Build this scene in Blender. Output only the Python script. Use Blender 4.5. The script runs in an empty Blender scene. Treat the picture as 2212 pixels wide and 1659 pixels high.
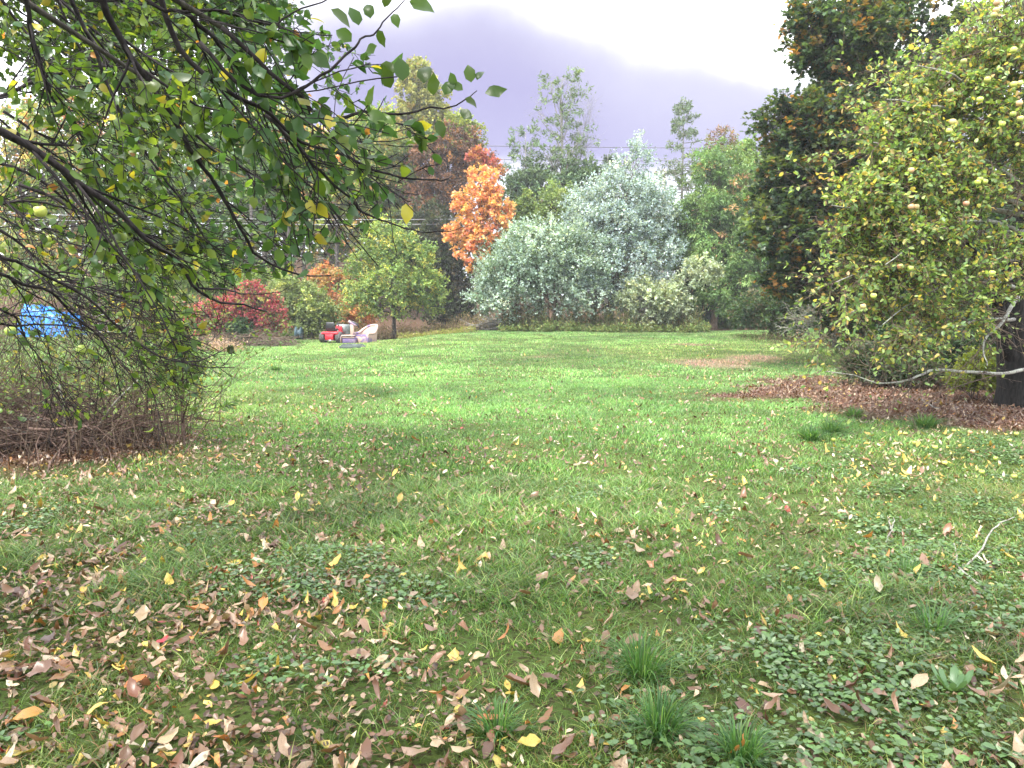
import bpy, math, random
import numpy as np
from math import radians, sin, cos, pi

rng = np.random.default_rng(7)
random.seed(7)
sc = bpy.context.scene
COL = sc.collection

# ------------------------------------------------------------------ camera
F, CU, CV = 1609.0, 1106.0, 829.5           # focal length and centre, on a 2212 x 1659 picture
HOR = 667.0
CAMZ = 1.55
PITCH = math.atan((CV - HOR) / F)
cam = bpy.data.cameras.new('camera')
cam.sensor_width = 36.0
cam.lens = 36.0 * F / 2212.0
cam.clip_start = 0.05
cam.clip_end = 2000
camo = bpy.data.objects.new('camera', cam)
COL.objects.link(camo)
camo.location = (0, 0, CAMZ)
camo.rotation_euler = (pi / 2 - PITCH, 0, 0)
sc.camera = camo

# ------------------------------------------------------------------ light
SUN_EL, SUN_AZ = radians(58), radians(215)     # azimuth clockwise from +Y: behind the camera, to the left
world = bpy.data.worlds.new('World')
sc.world = world
world.use_nodes = True
wn = world.node_tree.nodes
wl = world.node_tree.links
wn.clear()


def N(nt, typ, **kw):
    n = nt.nodes.new(typ)
    for k, v in kw.items():
        if hasattr(n, k):
            setattr(n, k, v)
    return n


def math_node(nt, op, a, b=None, c=None, clamp=False):
    n = nt.nodes.new('ShaderNodeMath')
    n.operation = op
    n.use_clamp = clamp
    for i, x in enumerate((a, b, c)):
        if x is None:
            continue
        if isinstance(x, (int, float)):
            n.inputs[i].default_value = x
        else:
            nt.links.new(x, n.inputs[i])
    return n.outputs[0]


def mixc(nt, fac, a, b, typ='MIX'):
    n = nt.nodes.new('ShaderNodeMix')
    n.data_type = 'RGBA'
    n.blend_type = typ
    for sock, x in ((n.inputs[0], fac), (n.inputs[6], a), (n.inputs[7], b)):
        if isinstance(x, (int, float)):
            sock.default_value = x
        elif isinstance(x, (tuple, list)):
            sock.default_value = tuple(x) + (1,) if len(x) == 3 else x
        else:
            nt.links.new(x, sock)
    return n.outputs[2]


def smooth(nt, x, lo, hi):
    n = nt.nodes.new('ShaderNodeMapRange')
    n.interpolation_type = 'SMOOTHSTEP'
    nt.links.new(x, n.inputs[0])
    n.inputs[1].default_value = lo
    n.inputs[2].default_value = hi
    return n.outputs[0]


wt = world.node_tree
tc = N(wt, 'ShaderNodeTexCoord')
sep = N(wt, 'ShaderNodeSeparateXYZ')
wl.new(tc.outputs['Generated'], sep.inputs[0])
sx, sy, sz = sep.outputs
nz1 = N(wt, 'ShaderNodeTexNoise')
nz1.inputs['Scale'].default_value = 6.0
nz1.inputs['Detail'].default_value = 5.0
nz1.inputs['Roughness'].default_value = 0.55
wl.new(tc.outputs['Generated'], nz1.inputs[0])
nz2 = N(wt, 'ShaderNodeTexNoise')
nz2.inputs['Scale'].default_value = 2.2
nz2.inputs['Detail'].default_value = 3.0
wl.new(tc.outputs['Generated'], nz2.inputs[0])
yy = math_node(wt, 'MAXIMUM', sy, 0.05)
ta = math_node(wt, 'DIVIDE', sx, yy)
te = math_node(wt, 'DIVIDE', sz, yy)
n1 = math_node(wt, 'MULTIPLY_ADD', nz1.outputs[0], 0.075, -0.0375)
te2 = math_node(wt, 'ADD', te, n1)
tq = math_node(wt, 'MAXIMUM', math_node(wt, 'SUBTRACT', ta, 0.2), 0.0)
tq2 = math_node(wt, 'MULTIPLY_ADD', smooth(wt, ta, -0.05, 0.22), 0.115, math_node(wt, 'MULTIPLY', tq, 0.13))
edge = math_node(wt, 'SUBTRACT', 0.450, tq2)       # upper rim of the dark cloud bank
dd = math_node(wt, 'SUBTRACT', edge, te2)           # > 0 : inside the bank
# soft rim on the left, crisper on the right
wid = math_node(wt, 'MULTIPLY_ADD', smooth(wt, ta, -0.15, 0.25), -0.075, 0.155)
bank = math_node(wt, 'DIVIDE', math_node(wt, 'ADD', dd, 0.012), wid, clamp=True)
bank = smooth(wt, bank, 0.0, 1.0)
bank = math_node(wt, 'SUBTRACT', 1.0, math_node(wt, 'POWER', math_node(wt, 'SUBTRACT', 1.0, bank), 3.0))
low = smooth(wt, te2, 0.15, 0.205)                 # the bank thins out towards the horizon
bank = math_node(wt, 'MULTIPLY', bank, math_node(wt, 'MULTIPLY_ADD', low, 0.5, 0.5))
bank = math_node(wt, 'MULTIPLY', bank, smooth(wt, sy, 0.1, 0.45))
bank = math_node(wt, 'MULTIPLY', bank, smooth(wt, ta, -0.5, -0.22))
deep = smooth(wt, dd, 0.0, 0.17)
cl_dark = mixc(wt, deep, (0.160, 0.155, 0.192), (0.098, 0.088, 0.150))
cl_var = mixc(wt, smooth(wt, nz2.outputs[0], 0.35, 0.7), (0.62, 0.65, 0.70), (0.90, 0.90, 0.90))
cl_all = mixc(wt, bank, cl_var, cl_dark)
sky = N(wt, 'ShaderNodeTexSky')
sky.sky_type = 'NISHITA'
sky.sun_disc = False
sky.sun_elevation = SUN_EL
sky.sun_rotation = SUN_AZ
bg1 = N(wt, 'ShaderNodeBackground')
wl.new(sky.outputs[0], bg1.inputs[0])
bg1.inputs[1].default_value = 0.05
bg2 = N(wt, 'ShaderNodeBackground')
wl.new(cl_all, bg2.inputs[0])
bg2.inputs[1].default_value = 1.0
mx = N(wt, 'ShaderNodeMixShader')
mx.inputs[0].default_value = 0.93                  # cloud cover
wl.new(bg1.outputs[0], mx.inputs[1])
wl.new(bg2.outputs[0], mx.inputs[2])
wo = N(wt, 'ShaderNodeOutputWorld')
wl.new(mx.outputs[0], wo.inputs[0])

sun = bpy.data.lights.new('sun', 'SUN')
sun.energy = 2.0
sun.angle = radians(14)
sun.color = (1.0, 0.96, 0.88)
suno = bpy.data.objects.new('sun', sun)
COL.objects.link(suno)
suno.rotation_euler = (pi / 2 - SUN_EL, 0, pi - SUN_AZ)
suno.location = (0, -20, 40)

sc.view_settings.view_transform = 'Standard'
sc.view_settings.look = 'None'
sc.view_settings.gamma = 1
sc.view_settings.use_curve_mapping = False
sc.view_settings.exposure = 2.3
try:
    sc.cycles.max_bounces = 7
    sc.cycles.diffuse_bounces = 4
    sc.cycles.transmission_bounces = 4
    sc.cycles.glossy_bounces = 2
except Exception:
    pass


# ------------------------------------------------------------------ coordinates
def P(u, v, y):
    """the point at distance y that the picture shows at (u, v)"""
    xc, yc = (u - CU) / F, (CV - v) / F
    dy = cos(PITCH) + yc * sin(PITCH)
    dz = -sin(PITCH) + yc * cos(PITCH)
    s = y / dy
    return np.array((xc * s, y, CAMZ + dz * s))


def proj(p):
    p = np.asarray(p, float)
    x, y, z = p[..., 0], p[..., 1], p[..., 2] - CAMZ
    d = y * cos(PITCH) - z * sin(PITCH)
    up = y * sin(PITCH) + z * cos(PITCH)
    d = np.where(np.abs(d) < 1e-6, 1e-6, d)
    return CU + F * x / d, CV - F * up / d, d


def ss(a, b, x):
    t = np.clip((np.asarray(x, float) - a) / (b - a), 0, 1)
    return t * t * (3 - 2 * t)


def hgt(x, y):
    x = np.asarray(x, float)
    y = np.asarray(y, float)
    h = 0.43 * ss(17, 36, y) * ss(-7.2, -1.2, x)
    h = h + 5.0 * ss(41, 78, y) * ss(-1, -13, x) + 2.5 * ss(48, 90, y)
    h = h + 0.035 * np.sin(x * 0.55 + 1.3) * np.sin(y * 0.37) * ss(2, 9, y) + 0.012 * np.sin(x * 1.9 + y * 1.3)
    return h


def G(u, v, ymin=1.5):
    """ground point seen at (u, v)"""
    y = 3.0
    for _ in range(60):
        p = P(u, v, y)
        h = float(hgt(p[0], p[1]))
        slope = (p[2] - CAMZ) / y
        if slope >= -1e-4:
            y = 45.0
            break
        y = 0.5 * y + 0.5 * (h - CAMZ) / slope
    p = P(u, v, y)
    return np.array((p[0], p[1], float(hgt(p[0], p[1]))))


def norm(v):
    v = np.asarray(v, float)
    return v / np.maximum(np.linalg.norm(v, axis=-1, keepdims=True), 1e-9)


def vnoise(x, y, scale, seed=0):
    """smooth 2-D value noise, 0..1"""
    x = np.asarray(x, float) / scale
    y = np.asarray(y, float) / scale
    xi, yi = np.floor(x), np.floor(y)
    fx, fy = x - xi, y - yi
    fx, fy = fx * fx * (3 - 2 * fx), fy * fy * (3 - 2 * fy)

    def hsh(a, b):
        v = np.sin(a * 127.1 + b * 311.7 + seed * 74.7) * 43758.5453
        return v - np.floor(v)
    return (hsh(xi, yi) * (1 - fx) + hsh(xi + 1, yi) * fx) * (1 - fy) + (hsh(xi, yi + 1) * (1 - fx) + hsh(xi + 1, yi + 1) * fx) * fy


# ------------------------------------------------------------------ materials
MATS = {}


def lin(r, g, b):
    return tuple(((c / 255) / 12.92 if c / 255 <= 0.04045 else ((c / 255 + 0.055) / 1.055) ** 2.4) for c in (r, g, b))


def mat_new(name):
    m = bpy.data.materials.new(name)
    m.use_nodes = True
    nt = m.node_tree
    nt.nodes.clear()
    out = nt.nodes.new('ShaderNodeOutputMaterial')
    return m, nt, out


def leaf_mat(name, transl=0.4, rough=0.45, spec=0.4, attr='Col', objvar=False, blotch=0.0):
    if name in MATS:
        return MATS[name]
    m, nt, out = mat_new(name)
    at = nt.nodes.new('ShaderNodeAttribute')
    at.attribute_name = attr
    c = at.outputs[0]
    if blotch:
        g = nt.nodes.new('ShaderNodeTexCoord')
        nz = nt.nodes.new('ShaderNodeTexNoise')
        nz.inputs['Scale'].default_value = 60
        nz.inputs['Detail'].default_value = 3
        nt.links.new(g.outputs['Object'], nz.inputs[0])
        c = mixc(nt, math_node(nt, 'MULTIPLY', smooth(nt, nz.outputs[0], 0.5, 0.66), blotch), c, (0.10, 0.055, 0.025))
    if objvar:
        oi = nt.nodes.new('ShaderNodeObjectInfo')
        hs = nt.nodes.new('ShaderNodeHueSaturation')
        nt.links.new(math_node(nt, 'MULTIPLY_ADD', oi.outputs['Random'], 0.03, 0.485), hs.inputs['Hue'])
        rr = math_node(nt, 'FRACT', math_node(nt, 'MULTIPLY', oi.outputs['Random'], 17.3))
        nt.links.new(math_node(nt, 'MULTIPLY_ADD', rr, 0.6, 0.7), hs.inputs['Value'])
        nt.links.new(c, hs.inputs['Color'])
        c = hs.outputs[0]
    b = nt.nodes.new('ShaderNodeBsdfPrincipled')
    nt.links.new(c, b.inputs['Base Color'])
    b.inputs['Roughness'].default_value = rough
    b.inputs['Specular IOR Level'].default_value = spec
    if transl > 0:
        t = nt.nodes.new('ShaderNodeBsdfTranslucent')
        tcol = mixc(nt, 1.0, c, (1.55, 1.45, 0.55), 'MULTIPLY')
        nt.links.new(tcol, t.inputs[0])
        mxs = nt.nodes.new('ShaderNodeMixShader')
        mxs.inputs[0].default_value = transl
        nt.links.new(b.outputs[0], mxs.inputs[1])
        nt.links.new(t.outputs[0], mxs.inputs[2])
        nt.links.new(mxs.outputs[0], out.inputs[0])
    else:
        nt.links.new(b.outputs[0], out.inputs[0])
    MATS[name] = m
    return m


def bark_mat(name, c1, c2, scale=9.0, lichen=0.0):
    if name in MATS:
        return MATS[name]
    m, nt, out = mat_new(name)
    g = nt.nodes.new('ShaderNodeTexCoord')
    mp = nt.nodes.new('ShaderNodeMapping')
    mp.inputs['Scale'].default_value = (1, 1, 0.25)
    nt.links.new(g.outputs['Object'], mp.inputs[0])
    nz = nt.nodes.new('ShaderNodeTexNoise')
    nz.inputs['Scale'].default_value = scale * 4
    nz.inputs['Detail'].default_value = 6
    nt.links.new(mp.outputs[0], nz.inputs[0])
    c = mixc(nt, smooth(nt, nz.outputs[0], 0.35, 0.65), c1, c2)
    if lichen:
        n2 = nt.nodes.new('ShaderNodeTexNoise')
        n2.inputs['Scale'].default_value = scale * 1.5
        n2.inputs['Detail'].default_value = 5
        nt.links.new(g.outputs['Object'], n2.inputs[0])
        c = mixc(nt, math_node(nt, 'MULTIPLY', smooth(nt, n2.outputs[0], 0.45, 0.58), lichen), c, (0.36, 0.38, 0.32))
    b = nt.nodes.new('ShaderNodeBsdfPrincipled')
    nt.links.new(c, b.inputs['Base Color'])
    b.inputs['Roughness'].default_value = 0.85
    b.inputs['Specular IOR Level'].default_value = 0.2
    bp = nt.nodes.new('ShaderNodeBump')
    bp.inputs['Strength'].default_value = 0.6
    bp.inputs['Distance'].default_value = 0.02
    nt.links.new(nz.outputs[0], bp.inputs['Height'])
    nt.links.new(bp.outputs[0], b.inputs['Normal'])
    nt.links.new(b.outputs[0], out.inputs[0])
    MATS[name] = m
    return m


def paint_mat(name, c, rough=0.5, metal=0.0, c2=None, scale=8.0, lo=0.45, hi=0.6, bump=0.0, spec=0.5):
    if name in MATS:
        return MATS[name]
    m, nt, out = mat_new(name)
    b = nt.nodes.new('ShaderNodeBsdfPrincipled')
    g = nt.nodes.new('ShaderNodeTexCoord')
    nz = nt.nodes.new('ShaderNodeTexNoise')
    nz.inputs['Scale'].default_value = scale
    nz.inputs['Detail'].default_value = 5
    nt.links.new(g.outputs['Object'], nz.inputs[0])
    c2 = c2 or tuple(x * 0.75 for x in c)
    cc = mixc(nt, smooth(nt, nz.outputs[0], lo, hi), c, c2)
    nt.links.new(cc, b.inputs['Base Color'])
    b.inputs['Roughness'].default_value = rough
    b.inputs['Metallic'].default_value = metal
    b.inputs['Specular IOR Level'].default_value = spec
    if bump:
        bp = nt.nodes.new('ShaderNodeBump')
        bp.inputs['Strength'].default_value = bump
        bp.inputs['Distance'].default_value = 0.01
        nt.links.new(nz.outputs[0], bp.inputs['Height'])
        nt.links.new(bp.outputs[0], b.inputs['Normal'])
    nt.links.new(b.outputs[0], out.inputs[0])
    MATS[name] = m
    return m


LEAF = leaf_mat('leaf_green', 0.48, 0.42, 0.45)
LEAF_FAR = leaf_mat('leaf_far', 0.32, 0.6, 0.3)
LEAF_DRY = leaf_mat('leaf_dry', 0.12, 0.4, 0.6, blotch=0.6)
LEAF_DRY_OBJ = leaf_mat('leaf_dry_single', 0.12, 0.38, 0.6, objvar=True, blotch=0.6)
LEAF_OBJ = leaf_mat('leaf_green_single', 0.5, 0.36, 0.5, objvar=True)
BARK_DARK = bark_mat('bark_dark', (0.035, 0.03, 0.027), (0.085, 0.075, 0.066))
BARK_BROWN = bark_mat('bark_brown', (0.07, 0.05, 0.038), (0.16, 0.12, 0.09))
BARK_GREY = bark_mat('bark_grey', (0.12, 0.11, 0.10), (0.25, 0.23, 0.21), lichen=0.5)
BARK_LICHEN = bark_mat('bark_lichen', (0.14, 0.13, 0.12), (0.30, 0.29, 0.27), lichen=0.8)
BARK_TWIG = bark_mat('bark_twig_dark', (0.012, 0.009, 0.011), (0.032, 0.026, 0.028))
BARK_BRIER = bark_mat('bark_brier', (0.06, 0.035, 0.028), (0.14, 0.095, 0.08))


# ------------------------------------------------------------------ mesh helpers
def mesh_np(name, V, faces_groups, mat, colors=None, smooth_sh=False, extra=None):
    """V (n,3); faces_groups: list of int arrays (m,k)"""
    me = bpy.data.meshes.new(name)
    V = np.ascontiguousarray(V, dtype=np.float32)
    me.vertices.add(len(V))
    me.vertices.foreach_set('co', V.ravel())
    loops = np.concatenate([f.ravel() for f in faces_groups]).astype(np.int32)
    starts, tot, off = [], [], 0
    for f in faces_groups:
        m, k = f.shape
        starts.append(off + np.arange(m) * k)
        tot.append(np.full(m, k))
        off += m * k
    starts = np.concatenate(starts).astype(np.int32)
    tot = np.concatenate(tot).astype(np.int32)
    me.loops.add(len(loops))
    me.loops.foreach_set('vertex_index', loops)
    me.polygons.add(len(starts))
    me.polygons.foreach_set('loop_start', starts)
    me.polygons.foreach_set('loop_total', tot)
    if smooth_sh:
        me.polygons.foreach_set('use_smooth', np.ones(len(starts), dtype=bool))
    if colors is not None:
        a = me.attributes.new('Col', 'FLOAT_COLOR', 'POINT')
        c = np.ones((len(V), 4), dtype=np.float32)
        c[:, :3] = colors
        a.data.foreach_set('color', c.ravel())
    if extra:
        for k, arr in extra.items():
            a = me.attributes.new(k, 'FLOAT', 'POINT')
            a.data.foreach_set('value', np.ascontiguousarray(arr, dtype=np.float32))
    me.update(calc_edges=True)
    me.validate()
    if mat:
        me.materials.append(mat)
    return me


def link(name, me, parent=None, loc=None):
    o = bpy.data.objects.new(name, me)
    COL.objects.link(o)
    if parent is not None:
        o.parent = parent
        if loc is None:
            o.location = tuple(-c for c in parent.location)   # vertices are in world coordinates
    if loc is not None:
        o.location = loc
    return o


def tag(o, label=None, cat=None, group=None, kind=None):
    if label:
        o['label'] = label
    if cat:
        o['category'] = cat
    if group:
        o['group'] = group
    if kind:
        o['kind'] = kind
    return o


def thing(name, label, cat, loc, group=None, rotz=0.0):
    o = bpy.data.objects.new(name, None)
    COL.objects.link(o)
    o.empty_display_size = 0.2
    o.location = tuple(float(c) for c in loc)
    o.rotation_euler = (0, 0, rotz)
    return tag(o, label, cat, group)


class Geo:
    """collects shapes with world (or local) vertices into one mesh"""

    def __init__(s):
        s.v, s.f, s.n, s.c = [], {}, 0, []

    def add(s, V, groups, col=None):
        V = np.asarray(V, float).reshape(-1, 3)
        s.v.append(V)
        if col is not None:
            s.c.append(np.broadcast_to(col, (len(V), 3)))
        for g in groups:
            g = np.asarray(g)
            s.f.setdefault(g.shape[1], []).append(g + s.n)
        s.n += len(V)
        return s

    def box(s, c, d, rz=0.0, taper=1.0, rx=0.0, bev=0.0):
        hx, hy, hz = d[0] / 2, d[1] / 2, d[2] / 2
        b = min(bev, hx * .8, hy * .8, hz * .8)
        if b <= 0:
            V = np.array([(-hx, -hy, -hz), (hx, -hy, -hz), (hx, hy, -hz), (-hx, hy, -hz),
                          (-hx * taper, -hy * taper, hz), (hx * taper, -hy * taper, hz), (hx * taper, hy * taper, hz), (-hx * taper, hy * taper, hz)])
            fs = [np.array([(3, 2, 1, 0), (4, 5, 6, 7), (0, 1, 5, 4), (1, 2, 6, 5), (2, 3, 7, 6), (3, 0, 4, 7)])]
        else:
            # rounded outline extruded, with a chamfered top and bottom
            ring = []
            for cx, cy, a0 in ((hx - b, hy - b, 0), (-hx + b, hy - b, 90), (-hx + b, -hy + b, 180), (hx - b, -hy + b, 270)):
                for a in (0, 45, 90):
                    ring.append((cx, cy, cos(radians(a0 + a)), sin(radians(a0 + a))))
            ring = np.array(ring)
            V = []
            for z, r, t in ((-hz, b * .3, 1), (-hz + b, b, 1), (hz - b, b, taper), (hz, b * .3, taper)):
                V.append(np.stack([(ring[:, 0] + ring[:, 2] * r) * t, (ring[:, 1] + ring[:, 3] * r) * t, np.full(12, z)], 1))
            V = np.concatenate(V)
            fs = []
            i = np.arange(12)
            j = (i + 1) % 12
            for k in range(3):
                fs.append(np.stack([i + 12 * k, j + 12 * k, j + 12 * k + 12, i + 12 * k + 12], 1))
            fs.append(np.arange(12)[::-1][None])
            fs.append(np.arange(36, 48)[None])
        if rx:
            V = np.stack([V[:, 0], V[:, 1] * cos(rx) - V[:, 2] * sin(rx), V[:, 1] * sin(rx) + V[:, 2] * cos(rx)], 1)
        if rz:
            V = np.stack([V[:, 0] * cos(rz) - V[:, 1] * sin(rz), V[:, 0] * sin(rz) + V[:, 1] * cos(rz), V[:, 2]], 1)
        return s.add(V + np.asarray(c, float), fs)

    def lathe(s, c, prof, axis='z', n=20):
        """prof: list of (radius, height)"""
        a = np.arange(n) * 2 * pi / n
        V = []
        for r, h in prof:
            V.append(np.stack([r * np.cos(a), r * np.sin(a), np.full(n, h)], 1))
        V = np.concatenate(V)
        if axis == 'x':
            V = V[:, [2, 0, 1]]
        elif axis == 'y':
            V = V[:, [1, 2, 0]]
        i = np.arange(n)
        j = (i + 1) % n
        fs = [np.stack([i + n * k, j + n * k, j + n * k + n, i + n * k + n], 1) for k in range(len(prof) - 1)]
        fs += [i[::-1][None], (i + n * (len(prof) - 1))[None]]
        return s.add(V + np.asarray(c, float), fs)

    def tube(s, pts, r, k=8):
        pts = resample(np.asarray(pts, float), max(len(pts), 3)) if len(pts) < 3 else np.asarray(pts, float)
        rr = np.broadcast_to(np.asarray(r, float), (len(pts),))
        V, fs = tube_arrays(pts[None], rr[None], k)
        return s.add(V, fs)

    def build(s, name, mat, parent=None, smooth_sh=False, loc=None):
        cols = np.concatenate(s.c) if s.c and sum(len(x) for x in s.c) == s.n else None
        me = mesh_np(name, np.concatenate(s.v), [np.concatenate(g) for g in s.f.values()], mat, cols, smooth_sh)
        return link(name, me, parent, loc)


def tube_arrays(paths, rads, k=5):
    """paths (B,n,3), rads (B,n): one closed tube per path"""
    B, n, _ = paths.shape
    t = norm(np.gradient(paths, axis=1))
    ov = norm(paths[:, -1] - paths[:, 0])
    ref = np.cross(ov, np.array((0.31, 0.17, 0.93)))
    bad = np.linalg.norm(ref, axis=1) < 0.15
    ref[bad] = np.cross(ov[bad], np.array((1.0, 0.1, 0)))
    ref = norm(ref)[:, None, :]
    u = norm(ref - (ref * t).sum(-1, keepdims=True) * t)
    w = np.cross(t, u)
    a = np.arange(k) * 2 * pi / k
    V = paths[:, :, None, :] + rads[:, :, None, None] * (np.cos(a)[None, None, :, None] * u[:, :, None, :] + np.sin(a)[None, None, :, None] * w[:, :, None, :])
    V = V.reshape(-1, 3)
    b = np.arange(B)[:, None, None] * n * k
    i = np.arange(n - 1)[None, :, None] * k
    j = np.arange(k)[None, None, :]
    j2 = (j + 1) % k
    q = np.stack([b + i + j, b + i + j2, b + i + k + j2, b + i + k + j], -1).reshape(-1, 4)
    c0 = (np.arange(B)[:, None] * n * k + np.arange(k)[None, ::-1])
    c1 = (np.arange(B)[:, None] * n * k + (n - 1) * k + np.arange(k)[None])
    return V, [q, c0, c1]


def resample(pts, n):
    """Catmull-Rom through the points, n samples"""
    pts = np.asarray(pts, float)
    if len(pts) == 2:
        t = np.linspace(0, 1, n)[:, None]
        return pts[0] * (1 - t) + pts[1] * t
    p = np.concatenate([[2 * pts[0] - pts[1]], pts, [2 * pts[-1] - pts[-2]]])
    m = len(pts) - 1
    s = np.linspace(0, m - 1e-6, n)
    i = s.astype(int)
    t = (s - i)[:, None]
    a, b, c, d = p[i], p[i + 1], p[i + 2], p[i + 3]
    return 0.5 * ((2 * b) + (-a + c) * t + (2 * a - 5 * b + 4 * c - d) * t ** 2 + (-a + 3 * b - 3 * c + d) * t ** 3)


# leaf shapes: x across, y along, z up (unit length)
T_DIAMOND = (np.array([(0, 0, 0), (-.36, .45, .08), (0, 1, 0), (.36, .45, .08)]), [np.array([(0, 2, 1), (0, 3, 2)])])
T_LANCE = (np.array([(0, 0, 0), (-.15, .4, .04), (0, 1, -.08), (.15, .4, .04)]), [np.array([(0, 2, 1), (0, 3, 2)])])
T_OVAL = (np.array([(0, 0, 0), (-.27, .25, .07), (-.25, .66, .05), (0, 1, -.06), (.25, .66, .05), (.27, .25, .07)]),
          [np.array([(3, 2, 1, 0), (0, 5, 4, 3)])])
T_OVAL_N = (T_OVAL[0] * np.array((.8, 1, 1)), T_OVAL[1])
T_MAPLE = (np.array([(0, 0, 0), (.44, .02, .02), (.3, .28, .03), (.56, .6, -.02), (.2, .62, .02), (0, 1, -.03),
                     (-.2, .62, .02), (-.56, .6, -.02), (-.3, .28, .03), (-.44, .02, .02)]),
           [np.array([(0, 1, 2, 3, 4, 5)]), np.array([(5, 6, 7, 8, 9, 0)])])
T_PINNATE = (np.array([(0, 0, 0), (-.30, .30, .02), (0, .36, 0), (.30, .36, .02), (-.28, .66, -.03), (0, .66, -.04), (.26, .72, -.03), (0, 1.05, -.1)]),
             [np.array([(0, 2, 1), (0, 3, 2), (2, 5, 4), (2, 6, 5), (5, 7, 4)])])


def grid_leaf(rows, width, curl, fold, serr=0.0, wob=0.0, seed=0, prof=None, twist=0.0):
    """a thick-veined leaf of 2 x rows quads with curl along, fold across"""
    r = np.random.default_rng(seed)
    V = []
    for i in range(rows + 1):
        t = i / rows
        w = width * (prof(t) if prof else (sin(pi * min(1, t * 1.02) ** 0.85) ** 0.8 if 0 < t < 1 else 0.0))
        w = max(w, 0.004)
        w *= 1 + (serr if i % 2 else -serr)
        a = curl * t
        y = (math.sin(a) / curl) if abs(curl) > 1e-3 else t
        z = ((1 - math.cos(a)) / curl) if abs(curl) > 1e-3 else 0
        tw = twist * t
        for sgn in (-1, 0, 1):
            x = sgn * w * cos(fold)
            zz = abs(sgn) * w * sin(fold) + (r.normal() * wob if sgn else 0)
            V.append((x * cos(tw) - zz * sin(tw) * .5, y, z + zz * cos(tw) + x * sin(tw)))
    V = np.array(V)
    if wob > .005:
        V[:, 0] += r.normal(size=len(V)) * wob * 1.1 * (np.abs(V[:, 0]) > .02)
        V[:, 1] += r.normal(size=len(V)) * wob * .6
        V[:, 2] += np.sin(V[:, 1] * 9 + seed) * wob * 1.2
    F = []
    for i in range(rows):
        a = i * 3
        F += [(a, a + 1, a + 4, a + 3), (a + 1, a + 2, a + 5, a + 4)]
    return np.array(V), [np.array(F)]


T_APPLE = grid_leaf(5, .33, -.5, .25, 0.07)
T_APPLE_B = grid_leaf(5, .36, -.9, .45, 0.08, .02, 3, twist=.5)
T_APPLE_C = grid_leaf(5, .30, .5, .15, 0.06, .02, 5, twist=-.4)


def leaf_arrays(tpl, pos, axis, nrm, size, col):
    tv, tf = tpl
    k = len(tv)
    axis = norm(axis)
    side = norm(np.cross(axis, nrm))
    nn = np.cross(side, axis)
    size = np.asarray(size, float).reshape(-1, 1, 1)
    V = pos[:, None, :] + size * (tv[None, :, 0:1] * side[:, None, :] + tv[None, :, 1:2] * axis[:, None, :] + tv[None, :, 2:3] * nn[:, None, :])
    off = np.arange(len(pos))[:, None, None] * k
    fs = [(f[None] + off).reshape(-1, f.shape[1]) for f in tf]
    C = np.repeat(col, k, axis=0)
    return V.reshape(-1, 3), fs, C


def pal_pick(pal, n, r=rng):
    cols = np.array([p[0] for p in pal], float)
    w = np.array([p[1] for p in pal], float)
    return cols[r.choice(len(cols), n, p=w / w.sum())]


def rand_dirs(n, r=rng):
    return norm(r.normal(size=(n, 3)))


def leaves_on(paths, m, tmin=0.15, splay=0.8, up=0.8, r=rng, tmax=1.0):
    B, n, _ = paths.shape
    idx = np.repeat(np.arange(B), m)
    t = r.uniform(tmin, tmax, B * m)
    s = t * (n - 1)
    i = np.minimum(s.astype(int), n - 2)
    f = (s - i)[:, None]
    pos = paths[idx, i] * (1 - f) + paths[idx, i + 1] * f
    tan = norm(paths[idx, i + 1] - paths[idx, i])
    sd = rand_dirs(B * m, r)
    sd = norm(sd - (sd * tan).sum(-1, keepdims=True) * tan)
    axis = norm(tan * r.uniform(.2, 1.0, (B * m, 1)) + sd * splay)
    nr = norm(np.array((0, 0, 1.0)) * up + rand_dirs(B * m, r) * (1.15 - up * .6))
    return pos, axis, nr, idx


def grow(par, prad, per, trange, length, ang, bias, wig, npts, rscale, r=rng, rmin=0.0012):
    B, n, _ = par.shape
    idx = np.repeat(np.arange(B), per)
    M = len(idx)
    t = r.uniform(trange[0], trange[1], M)
    s = t * (n - 1)
    i = np.minimum(s.astype(int), n - 2)
    f = (s - i)[:, None]
    p = par[idx, i] * (1 - f) + par[idx, i + 1] * f
    tan = norm(par[idx, i + 1] - par[idx, i])
    sd = rand_dirs(M, r)
    sd = norm(sd - (sd * tan).sum(-1, keepdims=True) * tan)
    a = r.uniform(ang[0], ang[1], (M, 1))
    d = norm(tan * np.cos(a) + sd * np.sin(a))
    L = r.uniform(length[0], length[1], (M, 1)) * (1 - 0.35 * t[:, None])
    pr = prad[idx, i]
    out = np.zeros((M, npts, 3))
    out[:, 0] = p
    for k in range(1, npts):
        d = norm(d + np.asarray(bias) / (npts - 1) + r.normal(size=(M, 3)) * wig)
        out[:, k] = out[:, k - 1] + d * L / (npts - 1)
    tt = np.linspace(1, 0.25, npts)[None]
    rr = np.maximum(pr[:, None] * rscale * tt, rmin)
    return out, rr, idx


TRI = [0]


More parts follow.
